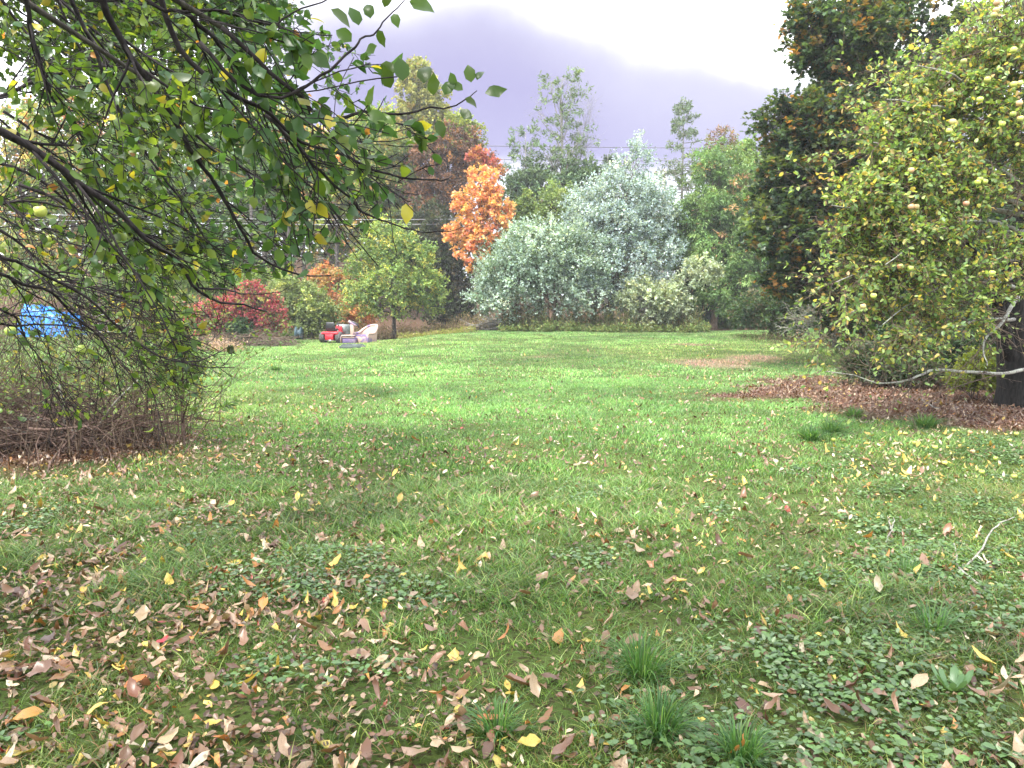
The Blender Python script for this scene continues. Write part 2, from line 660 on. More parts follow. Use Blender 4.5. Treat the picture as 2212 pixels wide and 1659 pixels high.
# ------------------------------------------------------------------ crowns made of leafy lobes
def tree(name, label, cat, base, lobes, pal, nclump=300, twigs=6, nleaf=7, lsize=0.1, tpl=T_DIAMOND, clump_r=0.4,
         trunk_r=0.15, trunk_top=None, bark=BARK_DARK, group=None, stems=1, seed=1, up=0.8, shell=0.35, mat=LEAF_FAR,
         twig_tubes=False, lean=(0, 0), hollow=0.0, droop=0.0, var=0.22, split=None, crown_label=None, skirt=0, bare=0, limb_k=1.0):
    """base: (x, y) on the ground; lobes: (u, v, ru, rv, dist[, weight]) in picture measures at a distance"""
    r = np.random.default_rng(seed)
    bx, by = base
    bz = float(hgt(bx, by)) - 0.05
    root = thing(name, label, cat, (bx, by, bz + 0.05), group)
    L = []
    for lb in lobes:
        u, v, ru, rv, d = lb[:5]
        c = P(u, v, d)
        rx, rz = ru * d / F, rv * d / F
        L.append((c, np.array((rx, (rx + rz) / 2 * 0.9, rz)), lb[5] if len(lb) > 5 else 1.0))
    w = np.array([x[1][0] * x[1][2] * x[2] for x in L])
    cnt = np.maximum((w / w.sum() * nclump).astype(int), 3)
    topc = max(x[0][2] + x[1][2] * 0.5 for x in L)
    if trunk_top is None:
        trunk_top = topc
    cx = np.average([x[0][0] for x in L], weights=w)
    cy = np.average([x[0][1] for x in L], weights=w)
    G_tr, G_li = Geo(), Geo()
    trunks = []
    for s in range(stems):
        a = s * 2.4 + r.uniform(0, 1)
        off = 0 if stems == 1 else trunk_r * 2.2
        b0 = np.array((bx + off * cos(a), by + off * sin(a), bz))
        tx = bx + (cx - bx) * 0.55 + (0 if stems == 1 else cos(a) * 0.25 * L[0][1][0])
        ty = by + (cy - by) * 0.55 + (0 if stems == 1 else sin(a) * 0.25 * L[0][1][0])
        h = trunk_top - bz
        pts = [b0, b0 + np.array(((tx - bx) * .15 + lean[0] * .3 + r.normal() * .03 * h * .3, (ty - by) * .15 + lean[1] * .3, h * .3)),
               b0 + np.array(((tx - bx) * .5 + lean[0] * .7 + r.normal() * .04 * h * .3, (ty - by) * .5, h * .62)), np.array((tx + lean[0], ty + lean[1], trunk_top))]
        path = resample(pts, 14)
        rad = trunk_r / (1 if stems == 1 else 1.6) * np.linspace(1, 0.16, 14)
        rad[0] *= 1.35
        G_tr.add(*tube_arrays(path[None], rad[None], 8))
        trunks.append((path, rad))
    C_all, lobe_of = [], []
    limbs = []
    for li, (c, R, _) in enumerate(L):
        n = cnt[li]
        d = rand_dirs(n, r)
        q = r.uniform(hollow, 1, (n, 1)) ** shell
        # uneven outline
        bump = 1 + 0.18 * np.sin(d[:, 0:1] * 5 + li) * np.sin(d[:, 2:3] * 6 + li * 2) + r.normal(size=(n, 1)) * 0.09
        C = c + d * R * q * bump
        g = hgt(C[:, 0], C[:, 1]) + 0.15
        C[:, 2] = np.maximum(C[:, 2], g + r.uniform(0, .25, n))
        C_all.append(C)
        tp, tr = trunks[li % len(trunks)]
        hh = np.clip((c[2] - R[2] * 0.9 - tp[0, 2]) / max(tp[-1, 2] - tp[0, 2], .1), 0.12, 0.9)
        i0 = int(hh * 13)
        a = tp[i0]
        mid = a * .5 + c * .5 + np.array((0, 0, 0.05 * np.linalg.norm(c - a))) + r.normal(size=3) * .05 * np.linalg.norm(c - a)
        lp = resample([a, mid, c, c + np.array((0, 0, R[2] * .6)) + r.normal(size=3) * R * .15], 12)
        lr = max(tr[i0] * 0.62 * limb_k, 0.012) * np.linspace(1, 0.15, 12)
        G_li.add(*tube_arrays(lp[None], lr[None], 6))
        # a branch to each clump from the nearest-but-lower limb point
        pick = np.clip((r.uniform(.15, 1, n) * 11).astype(int), 1, 10)
        A = lp[pick]
        B = C
        dist = np.linalg.norm(B - A, axis=1, keepdims=True)
        M1 = A * .6 + B * .4 + np.array((0, 0, .1)) * dist + r.normal(size=A.shape) * dist * .07
        M2 = A * .25 + B * .75 + np.array((0, 0, .08)) * dist + r.normal(size=A.shape) * dist * .06
        bp = np.stack([A, M1, M2, B], 1)
        br = np.maximum(lr[pick][:, None] * .5 * np.array((1, .75, .5, .3))[None], 0.004)
        keep = r.uniform(size=n) < (1.0 if twig_tubes or bare else 0.6)
        if keep.any():
            G_li.add(*tube_arrays(bp[keep], br[keep], 4))
        if bare:
            bb, b_r, _ = grow(bp, br, bare, (.3, 1), (clump_r * 1.0, clump_r * 2.6), (.3, .9), (0, 0, .1), .16, 5, .6, r, 0.003)
            G_li.add(*tube_arrays(bb, b_r, 3))
        lobe_of.append(np.full(n, li))
    C = np.concatenate(C_all)
    lobe_of = np.concatenate(lobe_of)
    n = len(C)
    cen = np.array([x[0] for x in L])[lobe_of]
    outd = norm(C - cen + np.array((0, 0, .15)))
    idx = np.repeat(np.arange(n), twigs)
    d = norm(outd[idx] * .8 + rand_dirs(n * twigs, r) * .9 + np.array((0, 0, .25 - droop)))
    Lg = clump_r * r.uniform(.5, 1.25, (n * twigs, 1))
    st = C[idx] + rand_dirs(n * twigs, r) * clump_r * .25
    m1 = st + d * Lg * .5
    d2 = norm(d + np.array((0, 0, .1 - droop)) + r.normal(size=d.shape) * .2)
    m2 = m1 + d2 * Lg * .5
    tw = np.stack([st, m1, m2], 1)
    if twig_tubes:
        G_li.add(*tube_arrays(tw, np.broadcast_to(np.array((.005, .0035, .002)) * (twig_tubes if twig_tubes is not True else 1), tw.shape[:2]), 3))
    pos, ax, nr, tix = leaves_on(tw, nleaf, .1, .8, up, r)
    ax = norm(ax + np.array((0, 0, -droop)))
    cl = idx[tix]
    ccol = pal_pick(pal, n, r) * np.exp(r.normal(size=(n, 1)) * var)
    lcol = np.where(r.uniform(size=(len(pos), 1)) < .7, ccol[cl], pal_pick(pal, len(pos), r)) * np.exp(r.normal(size=(len(pos), 1)) * .16)
    lcol = np.clip(lcol, .004, .85)
    size = lsize * r.uniform(.65, 1.25, len(pos))
    V, fs, CC = leaf_arrays(tpl, pos, ax, nr, size, lcol)
    me = mesh_np('crown', V, fs, mat, CC)
    o = link('crown', me, root)
    o['kind'] = 'stuff'
    TRI[0] += sum(len(f) * (f.shape[1] - 2) for f in fs)
    G_tr.build('trunk', bark, root, True)
    lo = G_li.build('limbs', bark, root, True)
    lo['kind'] = 'stuff'
    TRI[0] += sum(g.shape[0] * (g.shape[1] - 2) for k in G_li.f.values() for g in k)
    return root


def xy(u, v):
    g = G(u, v)
    return (g[0], g[1])


def at(u, d):
    return ((u - CU) / F * d, d)


# ------------------------------------------------------------------ ground
def litter(x, y):
    x = np.asarray(x, float)
    y = np.asarray(y, float)
    nz = (vnoise(x, y, 1.1, 3) - .5) * .8 + (vnoise(x, y, .4, 8) - .5) * .55
    e1 = ((x - 9.2) / 5.1) ** 2 + ((y - 12.1) / np.where(y > 12.1, 5.2, 4.1)) ** 2 + nz
    e2 = ((x + 6.8) / 3.3) ** 2 + ((y - 8.2) / 1.25) ** 2 + nz
    e3 = ((x - 15.5) / 4) ** 2 + ((y - 23) / 8) ** 2 + nz
    return np.maximum.reduce([1 - ss(.75, 1.15, e1), 1 - ss(.7, 1.2, e2), 1.0 * (1 - ss(.8, 1.1, e3))])


def straw(x, y):
    """dry straw-coloured patches in the lawn"""
    nz = (vnoise(x, y, .8, 5) - .5) * .9
    out = np.zeros_like(np.asarray(x, float))
    for (u, v, rx, ry) in ((1535, 784, 1.0, .9), (1625, 774, .8, .7), (1165, 770, .35, .4), (1500, 745, 1.2, .35)):
        g = G(u, v)
        out = np.maximum(out, 1 - ss(.4, 1.2, ((x - g[0]) / rx) ** 2 + ((y - g[1]) / (ry * 1.6)) ** 2 + nz))
    return out


def axis_pts(lo, hi, fine, n):
    t = np.linspace(-1, 1, n)
    a = np.sinh(t * 3.2) / np.sinh(3.2)
    return np.where(a < 0, -a * lo, a * hi)


gx = axis_pts(-260, 260, 0, 170)
gy = 6 + axis_pts(-40, 420, 0, 200)
X, Y = np.meshgrid(gx, gy)
Z = hgt(X, Y)
V = np.stack([X, Y, Z], -1).reshape(-1, 3)
nx_, ny_ = len(gx), len(gy)
i, j = np.meshgrid(np.arange(nx_ - 1), np.arange(ny_ - 1))
a = (j * nx_ + i).ravel()
fq = np.stack([a, a + 1, a + 1 + nx_, a + nx_], 1)
m, nt, out = mat_new('ground_soil_and_turf')
geo = nt.nodes.new('ShaderNodeNewGeometry')
nA = nt.nodes.new('ShaderNodeTexNoise')
nA.inputs['Scale'].default_value = 0.8
nA.inputs['Detail'].default_value = 6
nt.links.new(geo.outputs['Position'], nA.inputs[0])
nB = nt.nodes.new('ShaderNodeTexNoise')
nB.inputs['Scale'].default_value = 28
nB.inputs['Detail'].default_value = 8
nB.inputs['Roughness'].default_value = .7
nt.links.new(geo.outputs['Position'], nB.inputs[0])
c = mixc(nt, smooth(nt, nA.outputs[0], .35, .65), (0.05, 0.085, 0.02), (0.085, 0.115, 0.03))
c = mixc(nt, smooth(nt, nB.outputs[0], .48, .62), c, (0.035, 0.028, 0.014))
al = nt.nodes.new('ShaderNodeAttribute')
al.attribute_name = 'litter'
cb = mixc(nt, smooth(nt, nB.outputs[0], .4, .6), (0.045, 0.024, 0.018), (0.15, 0.075, 0.055))
c = mixc(nt, al.outputs['Fac'], c, cb)
a2 = nt.nodes.new('ShaderNodeAttribute')
a2.attribute_name = 'straw'
c = mixc(nt, math_node(nt, 'MULTIPLY', a2.outputs['Fac'], .8), c, (0.24, 0.17, 0.13))
bs = nt.nodes.new('ShaderNodeBsdfPrincipled')
bs.inputs['Roughness'].default_value = .95
bs.inputs['Specular IOR Level'].default_value = .1
nt.links.new(c, bs.inputs['Base Color'])
bp = nt.nodes.new('ShaderNodeBump')
bp.inputs['Distance'].default_value = .03
nt.links.new(nB.outputs[0], bp.inputs['Height'])
nt.links.new(bp.outputs[0], bs.inputs['Normal'])
nt.links.new(bs.outputs[0], out.inputs[0])
far = ss(34, 40, Y).ravel()
lawn = link('lawn', mesh_np('lawn', V, [fq], m, None, True, {'litter': np.maximum(litter(X, Y).ravel(), far * .85), 'straw': straw(X, Y).ravel()}))
tag(lawn, 'green lawn strewn with fallen autumn leaves', kind='structure')


# ------------------------------------------------------------------ scattered small plants (instanced tufts)
PROTO = {}


def unlinked(name, me):
    return bpy.data.objects.new(name, me)


def tuft_mesh(name, nb, rad, h, w, segs, lean, pal, r, straw_p=.08):
    G_ = Geo()
    Vs, Fs, Cs = [], [], []
    n0 = 0
    for b in range(nb):
        a = r.uniform(0, 2 * pi)
        q = rad * math.sqrt(r.uniform())
        x0, y0 = q * cos(a), q * sin(a)
        hh = h * r.uniform(.55, 1.2)
        ww = w * r.uniform(.7, 1.3)
        da = r.uniform(0, 2 * pi)
        ln = lean * r.uniform(.2, 1.3) * hh
        pa = r.uniform(0, pi)
        col = pal_pick(pal, 1, r)[0] * math.exp(r.normal() * .2)
        if r.uniform() < straw_p:
            col = np.array((.30, .23, .12)) * r.uniform(.6, 1.2)
        pts = []
        for k in range(segs + 1):
            t = k / segs
            cx = x0 + cos(da) * ln * t * t
            cy = y0 + sin(da) * ln * t * t
            cz = -0.01 + hh * (t - .25 * lean * t * t)
            wt_ = ww * (1 - t) ** .7 * .5
            if k < segs:
                pts += [(cx - cos(pa) * wt_, cy - sin(pa) * wt_, cz), (cx + cos(pa) * wt_, cy + sin(pa) * wt_, cz)]
            else:
                pts.append((cx, cy, cz))
        f4 = [(2 * k, 2 * k + 1, 2 * k + 3, 2 * k + 2) for k in range(segs - 1)]
        f3 = [(2 * segs - 2, 2 * segs - 1, 2 * segs)]
        gr = ([np.array(f4)] if f4 else []) + [np.array(f3)]
        G_.add(pts, gr, col)
    return mesh_np(name, np.concatenate(G_.v), [np.concatenate(g) for g in G_.f.values()], GRASS, np.concatenate(G_.c))


def grass_material():
    m, nt, out = mat_new('grass_blade')
    at_ = nt.nodes.new('ShaderNodeAttribute')
    at_.attribute_name = 'Col'
    ti = nt.nodes.new('ShaderNodeAttribute')
    ti.attribute_type = 'INSTANCER'
    ti.attribute_name = 'tint'
    c = mixc(nt, 1.0, at_.outputs[0], ti.outputs[0], 'MULTIPLY')
    b = nt.nodes.new('ShaderNodeBsdfPrincipled')
    nt.links.new(c, b.inputs['Base Color'])
    b.inputs['Roughness'].default_value = .42
    b.inputs['Specular IOR Level'].default_value = .55
    t = nt.nodes.new('ShaderNodeBsdfTranslucent')
    nt.links.new(mixc(nt, 1.0, c, (1.4, 1.4, .6), 'MULTIPLY'), t.inputs[0])
    mxs = nt.nodes.new('ShaderNodeMixShader')
    mxs.inputs[0].default_value = .35
    nt.links.new(b.outputs[0], mxs.inputs[1])
    nt.links.new(t.outputs[0], mxs.inputs[2])
    nt.links.new(mxs.outputs[0], out.inputs[0])
    return m


GRASS = grass_material()


def scatter(name, pts, scale, rotz, idx, tint, protos, label, group=None, tilt=None):
    me = bpy.data.meshes.new(name)
    n = len(pts)
    me.vertices.add(n)
    me.vertices.foreach_set('co', np.ascontiguousarray(pts, dtype=np.float32).ravel())
    for nm, arr in (('sc', scale),):
        a_ = me.attributes.new(nm, 'FLOAT', 'POINT')
        a_.data.foreach_set('value', np.ascontiguousarray(arr, dtype=np.float32))
    a_ = me.attributes.new('ix', 'INT', 'POINT')
    a_.data.foreach_set('value', np.ascontiguousarray(idx, dtype=np.int32))
    rot = np.zeros((n, 3), dtype=np.float32)
    rot[:, 2] = rotz
    if tilt is not None:
        rot[:, 0] = tilt
    a_ = me.attributes.new('rot', 'FLOAT_VECTOR', 'POINT')
    a_.data.foreach_set('vector', rot.ravel())
    a_ = me.attributes.new('tint', 'FLOAT_COLOR', 'POINT')
    tc4 = np.ones((n, 4), dtype=np.float32)
    tc4[:, :3] = tint
    a_.data.foreach_set('color', tc4.ravel())
    ob = link(name, me)
    ng = bpy.data.node_groups.new(name + '_scatter', 'GeometryNodeTree')
    ng.interface.new_socket('Geometry', in_out='INPUT', socket_type='NodeSocketGeometry')
    ng.interface.new_socket('Geometry', in_out='OUTPUT', socket_type='NodeSocketGeometry')
    gi = ng.nodes.new('NodeGroupInput')
    go = ng.nodes.new('NodeGroupOutput')
    g2i = ng.nodes.new('GeometryNodeGeometryToInstance')
    for p in reversed(protos):
        oi = ng.nodes.new('GeometryNodeObjectInfo')
        oi.inputs['Object'].default_value = p
        oi.transform_space = 'ORIGINAL'
        ng.links.new(oi.outputs['Geometry'], g2i.inputs[0])
    iop = ng.nodes.new('GeometryNodeInstanceOnPoints')
    ng.links.new(gi.outputs[0], iop.inputs['Points'])
    ng.links.new(g2i.outputs[0], iop.inputs['Instance'])
    iop.inputs['Pick Instance'].default_value = True

    def attr(nm, typ):
        q = ng.nodes.new('GeometryNodeInputNamedAttribute')
        q.data_type = typ
        q.inputs['Name'].default_value = nm
        for o_ in q.outputs:
            if o_.enabled and o_.name == 'Attribute':
                return o_
        return q.outputs[0]
    ng.links.new(attr('ix', 'INT'), iop.inputs['Instance Index'])
    ng.links.new(attr('sc', 'FLOAT'), iop.inputs['Scale'])
    ng.links.new(attr('rot', 'FLOAT_VECTOR'), iop.inputs['Rotation'])
    ng.links.new(iop.outputs[0], go.inputs[0])
    md = ob.modifiers.new('scatter', 'NODES')
    md.node_group = ng
    tag(ob, label, kind='stuff')
    return ob


def wedge(y0, y1, dens, amax=.82, r=rng):
    """points on the ground in front of the camera between two distances"""
    area = amax * (y1 * y1 - y0 * y0)
    n = int(area * dens)
    y = np.sqrt(r.uniform(y0 * y0, y1 * y1, n))
    x = r.uniform(-amax, amax, n) * y
    return x, y


PAL_GRASS = [((.09, .19, .042), 4), ((.14, .255, .055), 3), ((.045, .11, .022), 2.4), ((.22, .31, .085), 1.5)]
rg = np.random.default_rng(11)
near_p = [unlinked('tuft', tuft_mesh('tuft', 20, .055, .088, .0056, 4, 1.15, PAL_GRASS, rg)) for _ in range(6)]
mid_p = [unlinked('tuft', tuft_mesh('tuft', 34, .14, .06, .008, 2, .7, PAL_GRASS, rg)) for _ in range(5)]
far_p = [unlinked('tuft', tuft_mesh('tuft', 60, .36, .06, .016, 2, .6, PAL_GRASS, rg)) for _ in range(5)]


def grass_tint(x, y):
    n1_ = vnoise(x, y, 2.3, 1)
    n2_ = vnoise(x, y, .6, 2)
    n3_ = vnoise(x, y, 6, 4)
    base = (.66 + .42 * n1_ + .5 * (n2_ - .5)) * np.exp(rg.normal(size=len(x)) * .2)
    s = straw(x, y)
    warm = ss(.4, .85, n3_) * .5
    base = base * (1 - .3 * ss(.5, .75, vnoise(x, y, 3.4, 14)))
    lawn_glow = ss(4, 12, y) * .75  # mid and far lawn tinted brighter for its glow under open sky
    t = np.stack([base * (1 + warm + lawn_glow), base * (1 + .05 * warm + lawn_glow), base * (1 - .1 * warm + lawn_glow * 2.0)], 1)
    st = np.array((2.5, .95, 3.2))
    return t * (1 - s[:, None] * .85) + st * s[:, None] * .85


def lay_grass(name, y0, y1, dens, protos, smin, smax, label):
    x, y = wedge(y0, y1, dens, r=rg)
    li = litter(x, y)
    thin = .5 * ss(.35, .7, vnoise(x, y, .4, 21)) * (1 - ss(5, 12, y)) * (1 + .8 * ss(.0, -.5, x / y))
    keep = rg.uniform(size=len(x)) > np.clip(li * 1.05 + thin, 0, 1)
    keep &= (y < 37.5) | (x < -9)
    x, y = x[keep], y[keep]
    z = hgt(x, y)
    n = len(x)
    hs = (.55 + .55 * vnoise(x, y, .9, 9) + .45 * ss(.5, .9, vnoise(x, y, .28, 19)))
    return scatter(name, np.stack([x, y, z], 1), rg.uniform(smin, smax, n) * hs, rg.uniform(0, 2 * pi, n), rg.integers(0, len(protos), n), grass_tint(x, y), protos, label)


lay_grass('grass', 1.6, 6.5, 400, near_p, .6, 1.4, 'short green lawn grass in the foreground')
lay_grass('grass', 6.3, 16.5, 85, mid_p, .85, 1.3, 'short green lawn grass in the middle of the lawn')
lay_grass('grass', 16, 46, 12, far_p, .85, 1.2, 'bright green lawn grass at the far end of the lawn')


# ground-cover weeds: round leaves on short stalks
def weed_mesh(n, rad, size, pal, r, tpl=None, h=.035):
    a = r.uniform(0, 2 * pi, n)
    q = rad * np.sqrt(r.uniform(0, 1, n))
    pos = np.stack([q * np.cos(a), q * np.sin(a), r.uniform(.25, 1, n) * h], 1)
    ax = norm(np.stack([np.cos(a + r.normal(size=n) * .8), np.sin(a + r.normal(size=n) * .8), r.uniform(-.2, .35, n)], 1))
    nr = norm(np.array((0, 0, 1.0)) + rand_dirs(n, r) * .35)
    tv = grid_leaf(4, .42, -.5, .2, 0.05, .01, 4, prof=lambda t: math.sqrt(max(0, 1 - (2 * t - 1) ** 2)) * .95 + .02)
    V_, f_, c_ = leaf_arrays(tpl or tv, pos, ax, nr, r.uniform(.7, 1.3, n) * size, pal_pick(pal, n, r) * np.exp(r.normal(size=(n, 1)) * .18))
    return mesh_np('weed', V_, f_, WEED, c_)


WEED = leaf_mat('weed_leaf', .25, .38, .55)
PAL_WEED = [((.075, .145, .05), 4), ((.10, .19, .05), 3), ((.14, .20, .10), 1.5), ((.05, .10, .035), 2)]
weed_p = [unlinked('weed', weed_mesh(18, .09, .022, PAL_WEED, rg)) for _ in range(6)]
weed_b = [unlinked('weed', weed_mesh(12, .10, .033, PAL_WEED, rg, T_OVAL, .05)) for _ in range(3)]


def weed_density(x, y):
    a_ = x / y
    d1 = ss(.12, .30, a_) * (1 - ss(3.4, 4.0, y)) * (.12 + .75 * ss(.42, .62, vnoise(x, y, .45, 31)))
    d2 = ss(.42, .55, a_) * ss(3.5, 4.4, y) * (1 - ss(6.0, 7.2, y)) * (.15 + .7 * ss(.4, .6, vnoise(x, y, .45, 33)))
    d3 = .5 * ss(.70, .80, vnoise(x, y, .5, 35)) * (1 - ss(4, 8, y))
    d4 = .6 * ss(.3, .5, a_) * ss(5.8, 6.8, y) * (1 - ss(8.5, 9.5, y)) * ss(.4, .6, vnoise(x, y, .6, 37))
    return np.maximum.reduce([d1, d2, d3, d4])


x, y = wedge(1.7, 9.5, 150, r=rg)
k = rg.uniform(size=len(x)) < weed_density(x, y)
x, y = x[k], y[k]
scatter('weeds', np.stack([x, y, hgt(x, y) + .012], 1), rg.uniform(.7, 1.3, len(x)), rg.uniform(0, 6.28, len(x)), rg.integers(0, 9, len(x)),
        np.ones((len(x), 3)), weed_p + weed_b, 'low round-leaved green weeds creeping through the grass')

# ------------------------------------------------------------------ fallen leaves
PAL_FALL = {'tan': (.34, .24, .155), 'pinkish brown': (.20, .115, .072), 'brown': (.15, .07, .035), 'dark brown': (.075, .034, .022),
            'yellow': (.48, .34, .07), 'orange': (.38, .165, .045), 'pale': (.42, .36, .26), 'red': (.25, .02, .02)}
FALL_KEYS = list(PAL_FALL)
FALL_P = np.array([.22, .25, .20, .10, .095, .06, .07, .005])
shapes = [grid_leaf(6, w_, cu, fo, 0, wb, sd, twist=tw) for (w_, cu, fo, wb, sd, tw) in
          ((.22, 1.1, .45, .025, 1, .4), (.20, -1.4, .55, .03, 2, .6), (.27, .8, .8, .03, 3, -.6), (.24, -.7, .25, .02, 4, .2), (.18, 2.0, 1.0, .03, 5, 1.0), (.30, .5, .4, .045, 6, -.4))]
T_FALL = grid_leaf(3, .26, -.8, .4, 0, .03, 9, twist=.4)
T_FALL_B = grid_leaf(3, .22, 1.0, .45, 0, .04, 10, twist=-.4)
T_FALL_C = grid_leaf(4, .3, -1.4, .6, .1, .05, 12, twist=.7)


def fall_density(x, y):
    a_ = x / np.maximum(y, .1)
    d = (440 * np.exp(-y / 4.3) + 3.0 * (1 - ss(22, 34, y))) * (.62 + 1.15 * ss(.1, -.45, a_) + .25 * ss(.3, .6, a_))
    d = 1.35 * d * (.15 + 1.0 * vnoise(x, y, .55, 41) + .9 * ss(.5, .9, vnoise(x, y, .22, 43)))
    near_l = np.exp(-(((x - 8) / 6) ** 2 + ((y - 13) / 5.5) ** 2)) * 30 + np.exp(-(((x + 5) / 3.5) ** 2 + ((y - 7.5) / 2.2) ** 2)) * 30
    d = d + 26 * ss(.40, .52, a_) * ss(5.2, 6.5, y) * (1 - ss(8.5, 10.5, y))
    d4 = 9 * ss(.08, .3, a_) * ss(9, 12, y) * (1 - ss(17, 22, y)) * (.3 + vnoise(x, y, 1.3, 42))
    return d + near_l * (.4 + vnoise(x, y, .9, 44)) + d4 + litter(x, y) * 330


x, y = wedge(1.7, 36, 3, .85, rg)
xs, ys = [], []
for (a_, b_, mxd) in ((1.7, 5, 900), (5, 9, 600), (9, 17.5, 420), (17.5, 24, 20), (24, 34, 4)):
    x, y = wedge(a_, b_, mxd, .85, rg)
    k = rg.uniform(size=len(x)) < fall_density(x, y) / mxd
    xs.append(x[k])
    ys.append(y[k])
fx, fy = np.concatenate(xs), np.concatenate(ys)
fl = litter(fx, fy)
nF = len(fx)
fz = hgt(fx, fy) + np.where(fl > .5, rg.uniform(.01, .05, nF), rg.uniform(.01, .042, nF))
fsz = np.where(rg.uniform(size=nF) < .16, rg.uniform(.07, .115, nF), rg.uniform(.02, .065, nF)) * np.where(fy > 6, .95, 1)
fkey = rg.choice(len(FALL_KEYS), nF, p=FALL_P / FALL_P.sum())
zz = (fx / fy > .42) & (fy > 5) & (fy < 10.5) & (rg.uniform(size=nF) < .6)
fkey[zz] = rg.choice([4, 6], zz.sum())
inl = (fl > .4) & (fy > 5)
fkey[inl] = rg.choice(len(FALL_KEYS), inl.sum(), p=[.16, .26, .36, .16, .02, .03, .01, 0])
u_, v_, d_ = proj(np.stack([fx, fy, fz], 1))
vis = (u_ > 5) & (u_ < 2207) & (v_ < 1655) & (fl < .4)
score = np.where(vis, fsz / np.hypot(fy, 1.5), 0)
top = np.argsort(-score)[:300]
rest = np.ones(nF, bool)
rest[top] = False
yaw = rg.uniform(0, 2 * pi, nF)
ax = norm(np.stack([np.cos(yaw), np.sin(yaw), rg.normal(size=nF) * .2], 1))
nr = norm(np.array((0, 0, 1.0)) + rand_dirs(nF, rg) * .42)
flip = rg.uniform(size=nF) < .4
nr[flip] *= -1
fcol = np.array([PAL_FALL[k] for k in FALL_KEYS])[fkey] * np.exp(rg.normal(size=(nF, 1)) * .28)
fcol[fl > .4] *= .72
Gf = Geo()
half = rg.uniform(size=nF)
for tpl_, msk in ((T_FALL, rest & (half < .35)), (T_FALL_B, rest & (half >= .35) & (half < .65)), (T_FALL_C, rest & (half >= .65))):
    V_, f_, c_ = leaf_arrays(tpl_, np.stack([fx, fy, fz], 1)[msk], ax[msk], nr[msk], fsz[msk], fcol[msk])
    Gf.add(V_, f_)
    Gf.c.append(c_)
    TRI[0] += len(f_[0]) * 2
# crumbled bits down in the thatch
x, y = wedge(1.7, 11, 1000, .85, rg)
k = rg.uniform(size=len(x)) < np.clip(.75 * np.exp(-y / 6) * (.45 + 1.1 * ss(.15, -.5, x / y)) * (.2 + 1.3 * vnoise(x, y, .45, 47)), 0, 1)
x, y = x[k], y[k]
V_, f_, c_ = leaf_arrays(T_OVAL, np.stack([x, y, hgt(x, y) + rg.uniform(.004, .035, len(x))], 1), rand_dirs(len(x), rg) * np.array((1, 1, .35)), norm(np.array((0, 0, 1.0)) + rand_dirs(len(x), rg) * .6),
                         rg.uniform(.012, .042, len(x)), pal_pick([((.15, .08, .05), 4), ((.07, .035, .022), 4), ((.28, .2, .14), 2), ((.36, .27, .10), .6)], len(x), rg) * np.exp(rg.normal(size=(len(x), 1)) * .3))
Gf.add(V_, f_)
Gf.c.append(c_)
print('BITS', len(x), 'LEAVES', nF)
o = Gf.build('fallen_leaves', LEAF_DRY)
tag(o, 'brown, tan and yellow leaves strewn all over the lawn', kind='stuff')

leaf_me = {}
from mathutils import Matrix, Vector


def mat_from(axis, nrm, size, pos):
    axis = norm(axis)
    side = norm(np.cross(axis, nrm))
    nn = np.cross(side, axis)
    return Matrix(((side[0] * size, axis[0] * size, nn[0] * size, pos[0]), (side[1] * size, axis[1] * size, nn[1] * size, pos[1]),
                   (side[2] * size, axis[2] * size, nn[2] * size, pos[2]), (0, 0, 0, 1)))


CLUMPS = [  # u, v of the foot, height, radius, label
    (1385, 1470, .30, .17, 'large tuft of long dark green grass, biggest in the foreground lawn'),
    (1425, 1590, .24, .15, 'long grass tuft just below the largest foreground tuft'),
    (1600, 1655, .24, .13, 'grass tuft cut by the lower edge, right of the two long tufts'),
    (2010, 1365, .20, .17, 'fine leaved grass tuft beside the weeds on the right'),
    (1075, 1590, .17, .14, 'loose upright grass tuft left of the long dark tufts'),
    (1750, 952, .30, .22, 'bluish grass tuft left of the other, at the edge of the brown leaf litter'),
    (1795, 938, .30, .24, 'bluish grass tuft right of its neighbour, at the edge of the brown leaf litter'),
    (1845, 905, .26, .20, 'small round grass tuft inside the left part of the brown leaf litter'),
    (2000, 925, .28, .26, 'grass tuft on the near rim of the brown leaf litter, towards the right'),
    (595, 800, .22, .25, 'dark flattened grass tuft alone on the far left lawn'),
    (1960, 1240, .14, .16, 'low spreading grass tuft in front of the fallen forked twig'),
]
LM = [(G(c_[0], c_[1])) for c_ in CLUMPS]


def zone(u, v, p):
    dmin = min(range(5), key=lambda q: np.hypot(*(p[:2] - LM[q][:2])))
    if np.hypot(*(p[:2] - LM[dmin][:2])) < .42:
        return 'beside ' + ('the largest long grass tuft', 'the second long grass tuft', 'the grass tuft at the lower edge',
                            'the fine grass tuft by the weeds', 'the loose upright grass tuft')[dmin]
    if float(weed_density(np.array([p[0]]), np.array([p[1]]))[0]) > .45:
        return 'among the round-leaved weeds on the right' if u > 1106 else 'among the small weed patches on the left'
    col = 'left' if u < 500 else 'centre left' if u < 950 else 'middle' if u < 1350 else 'centre right' if u < 1800 else 'right'
    row = 'along the lower edge' if v > 1540 else 'low in the foreground' if v > 1380 else 'in the upper foreground'
    return 'on the grass ' + row + ', ' + col


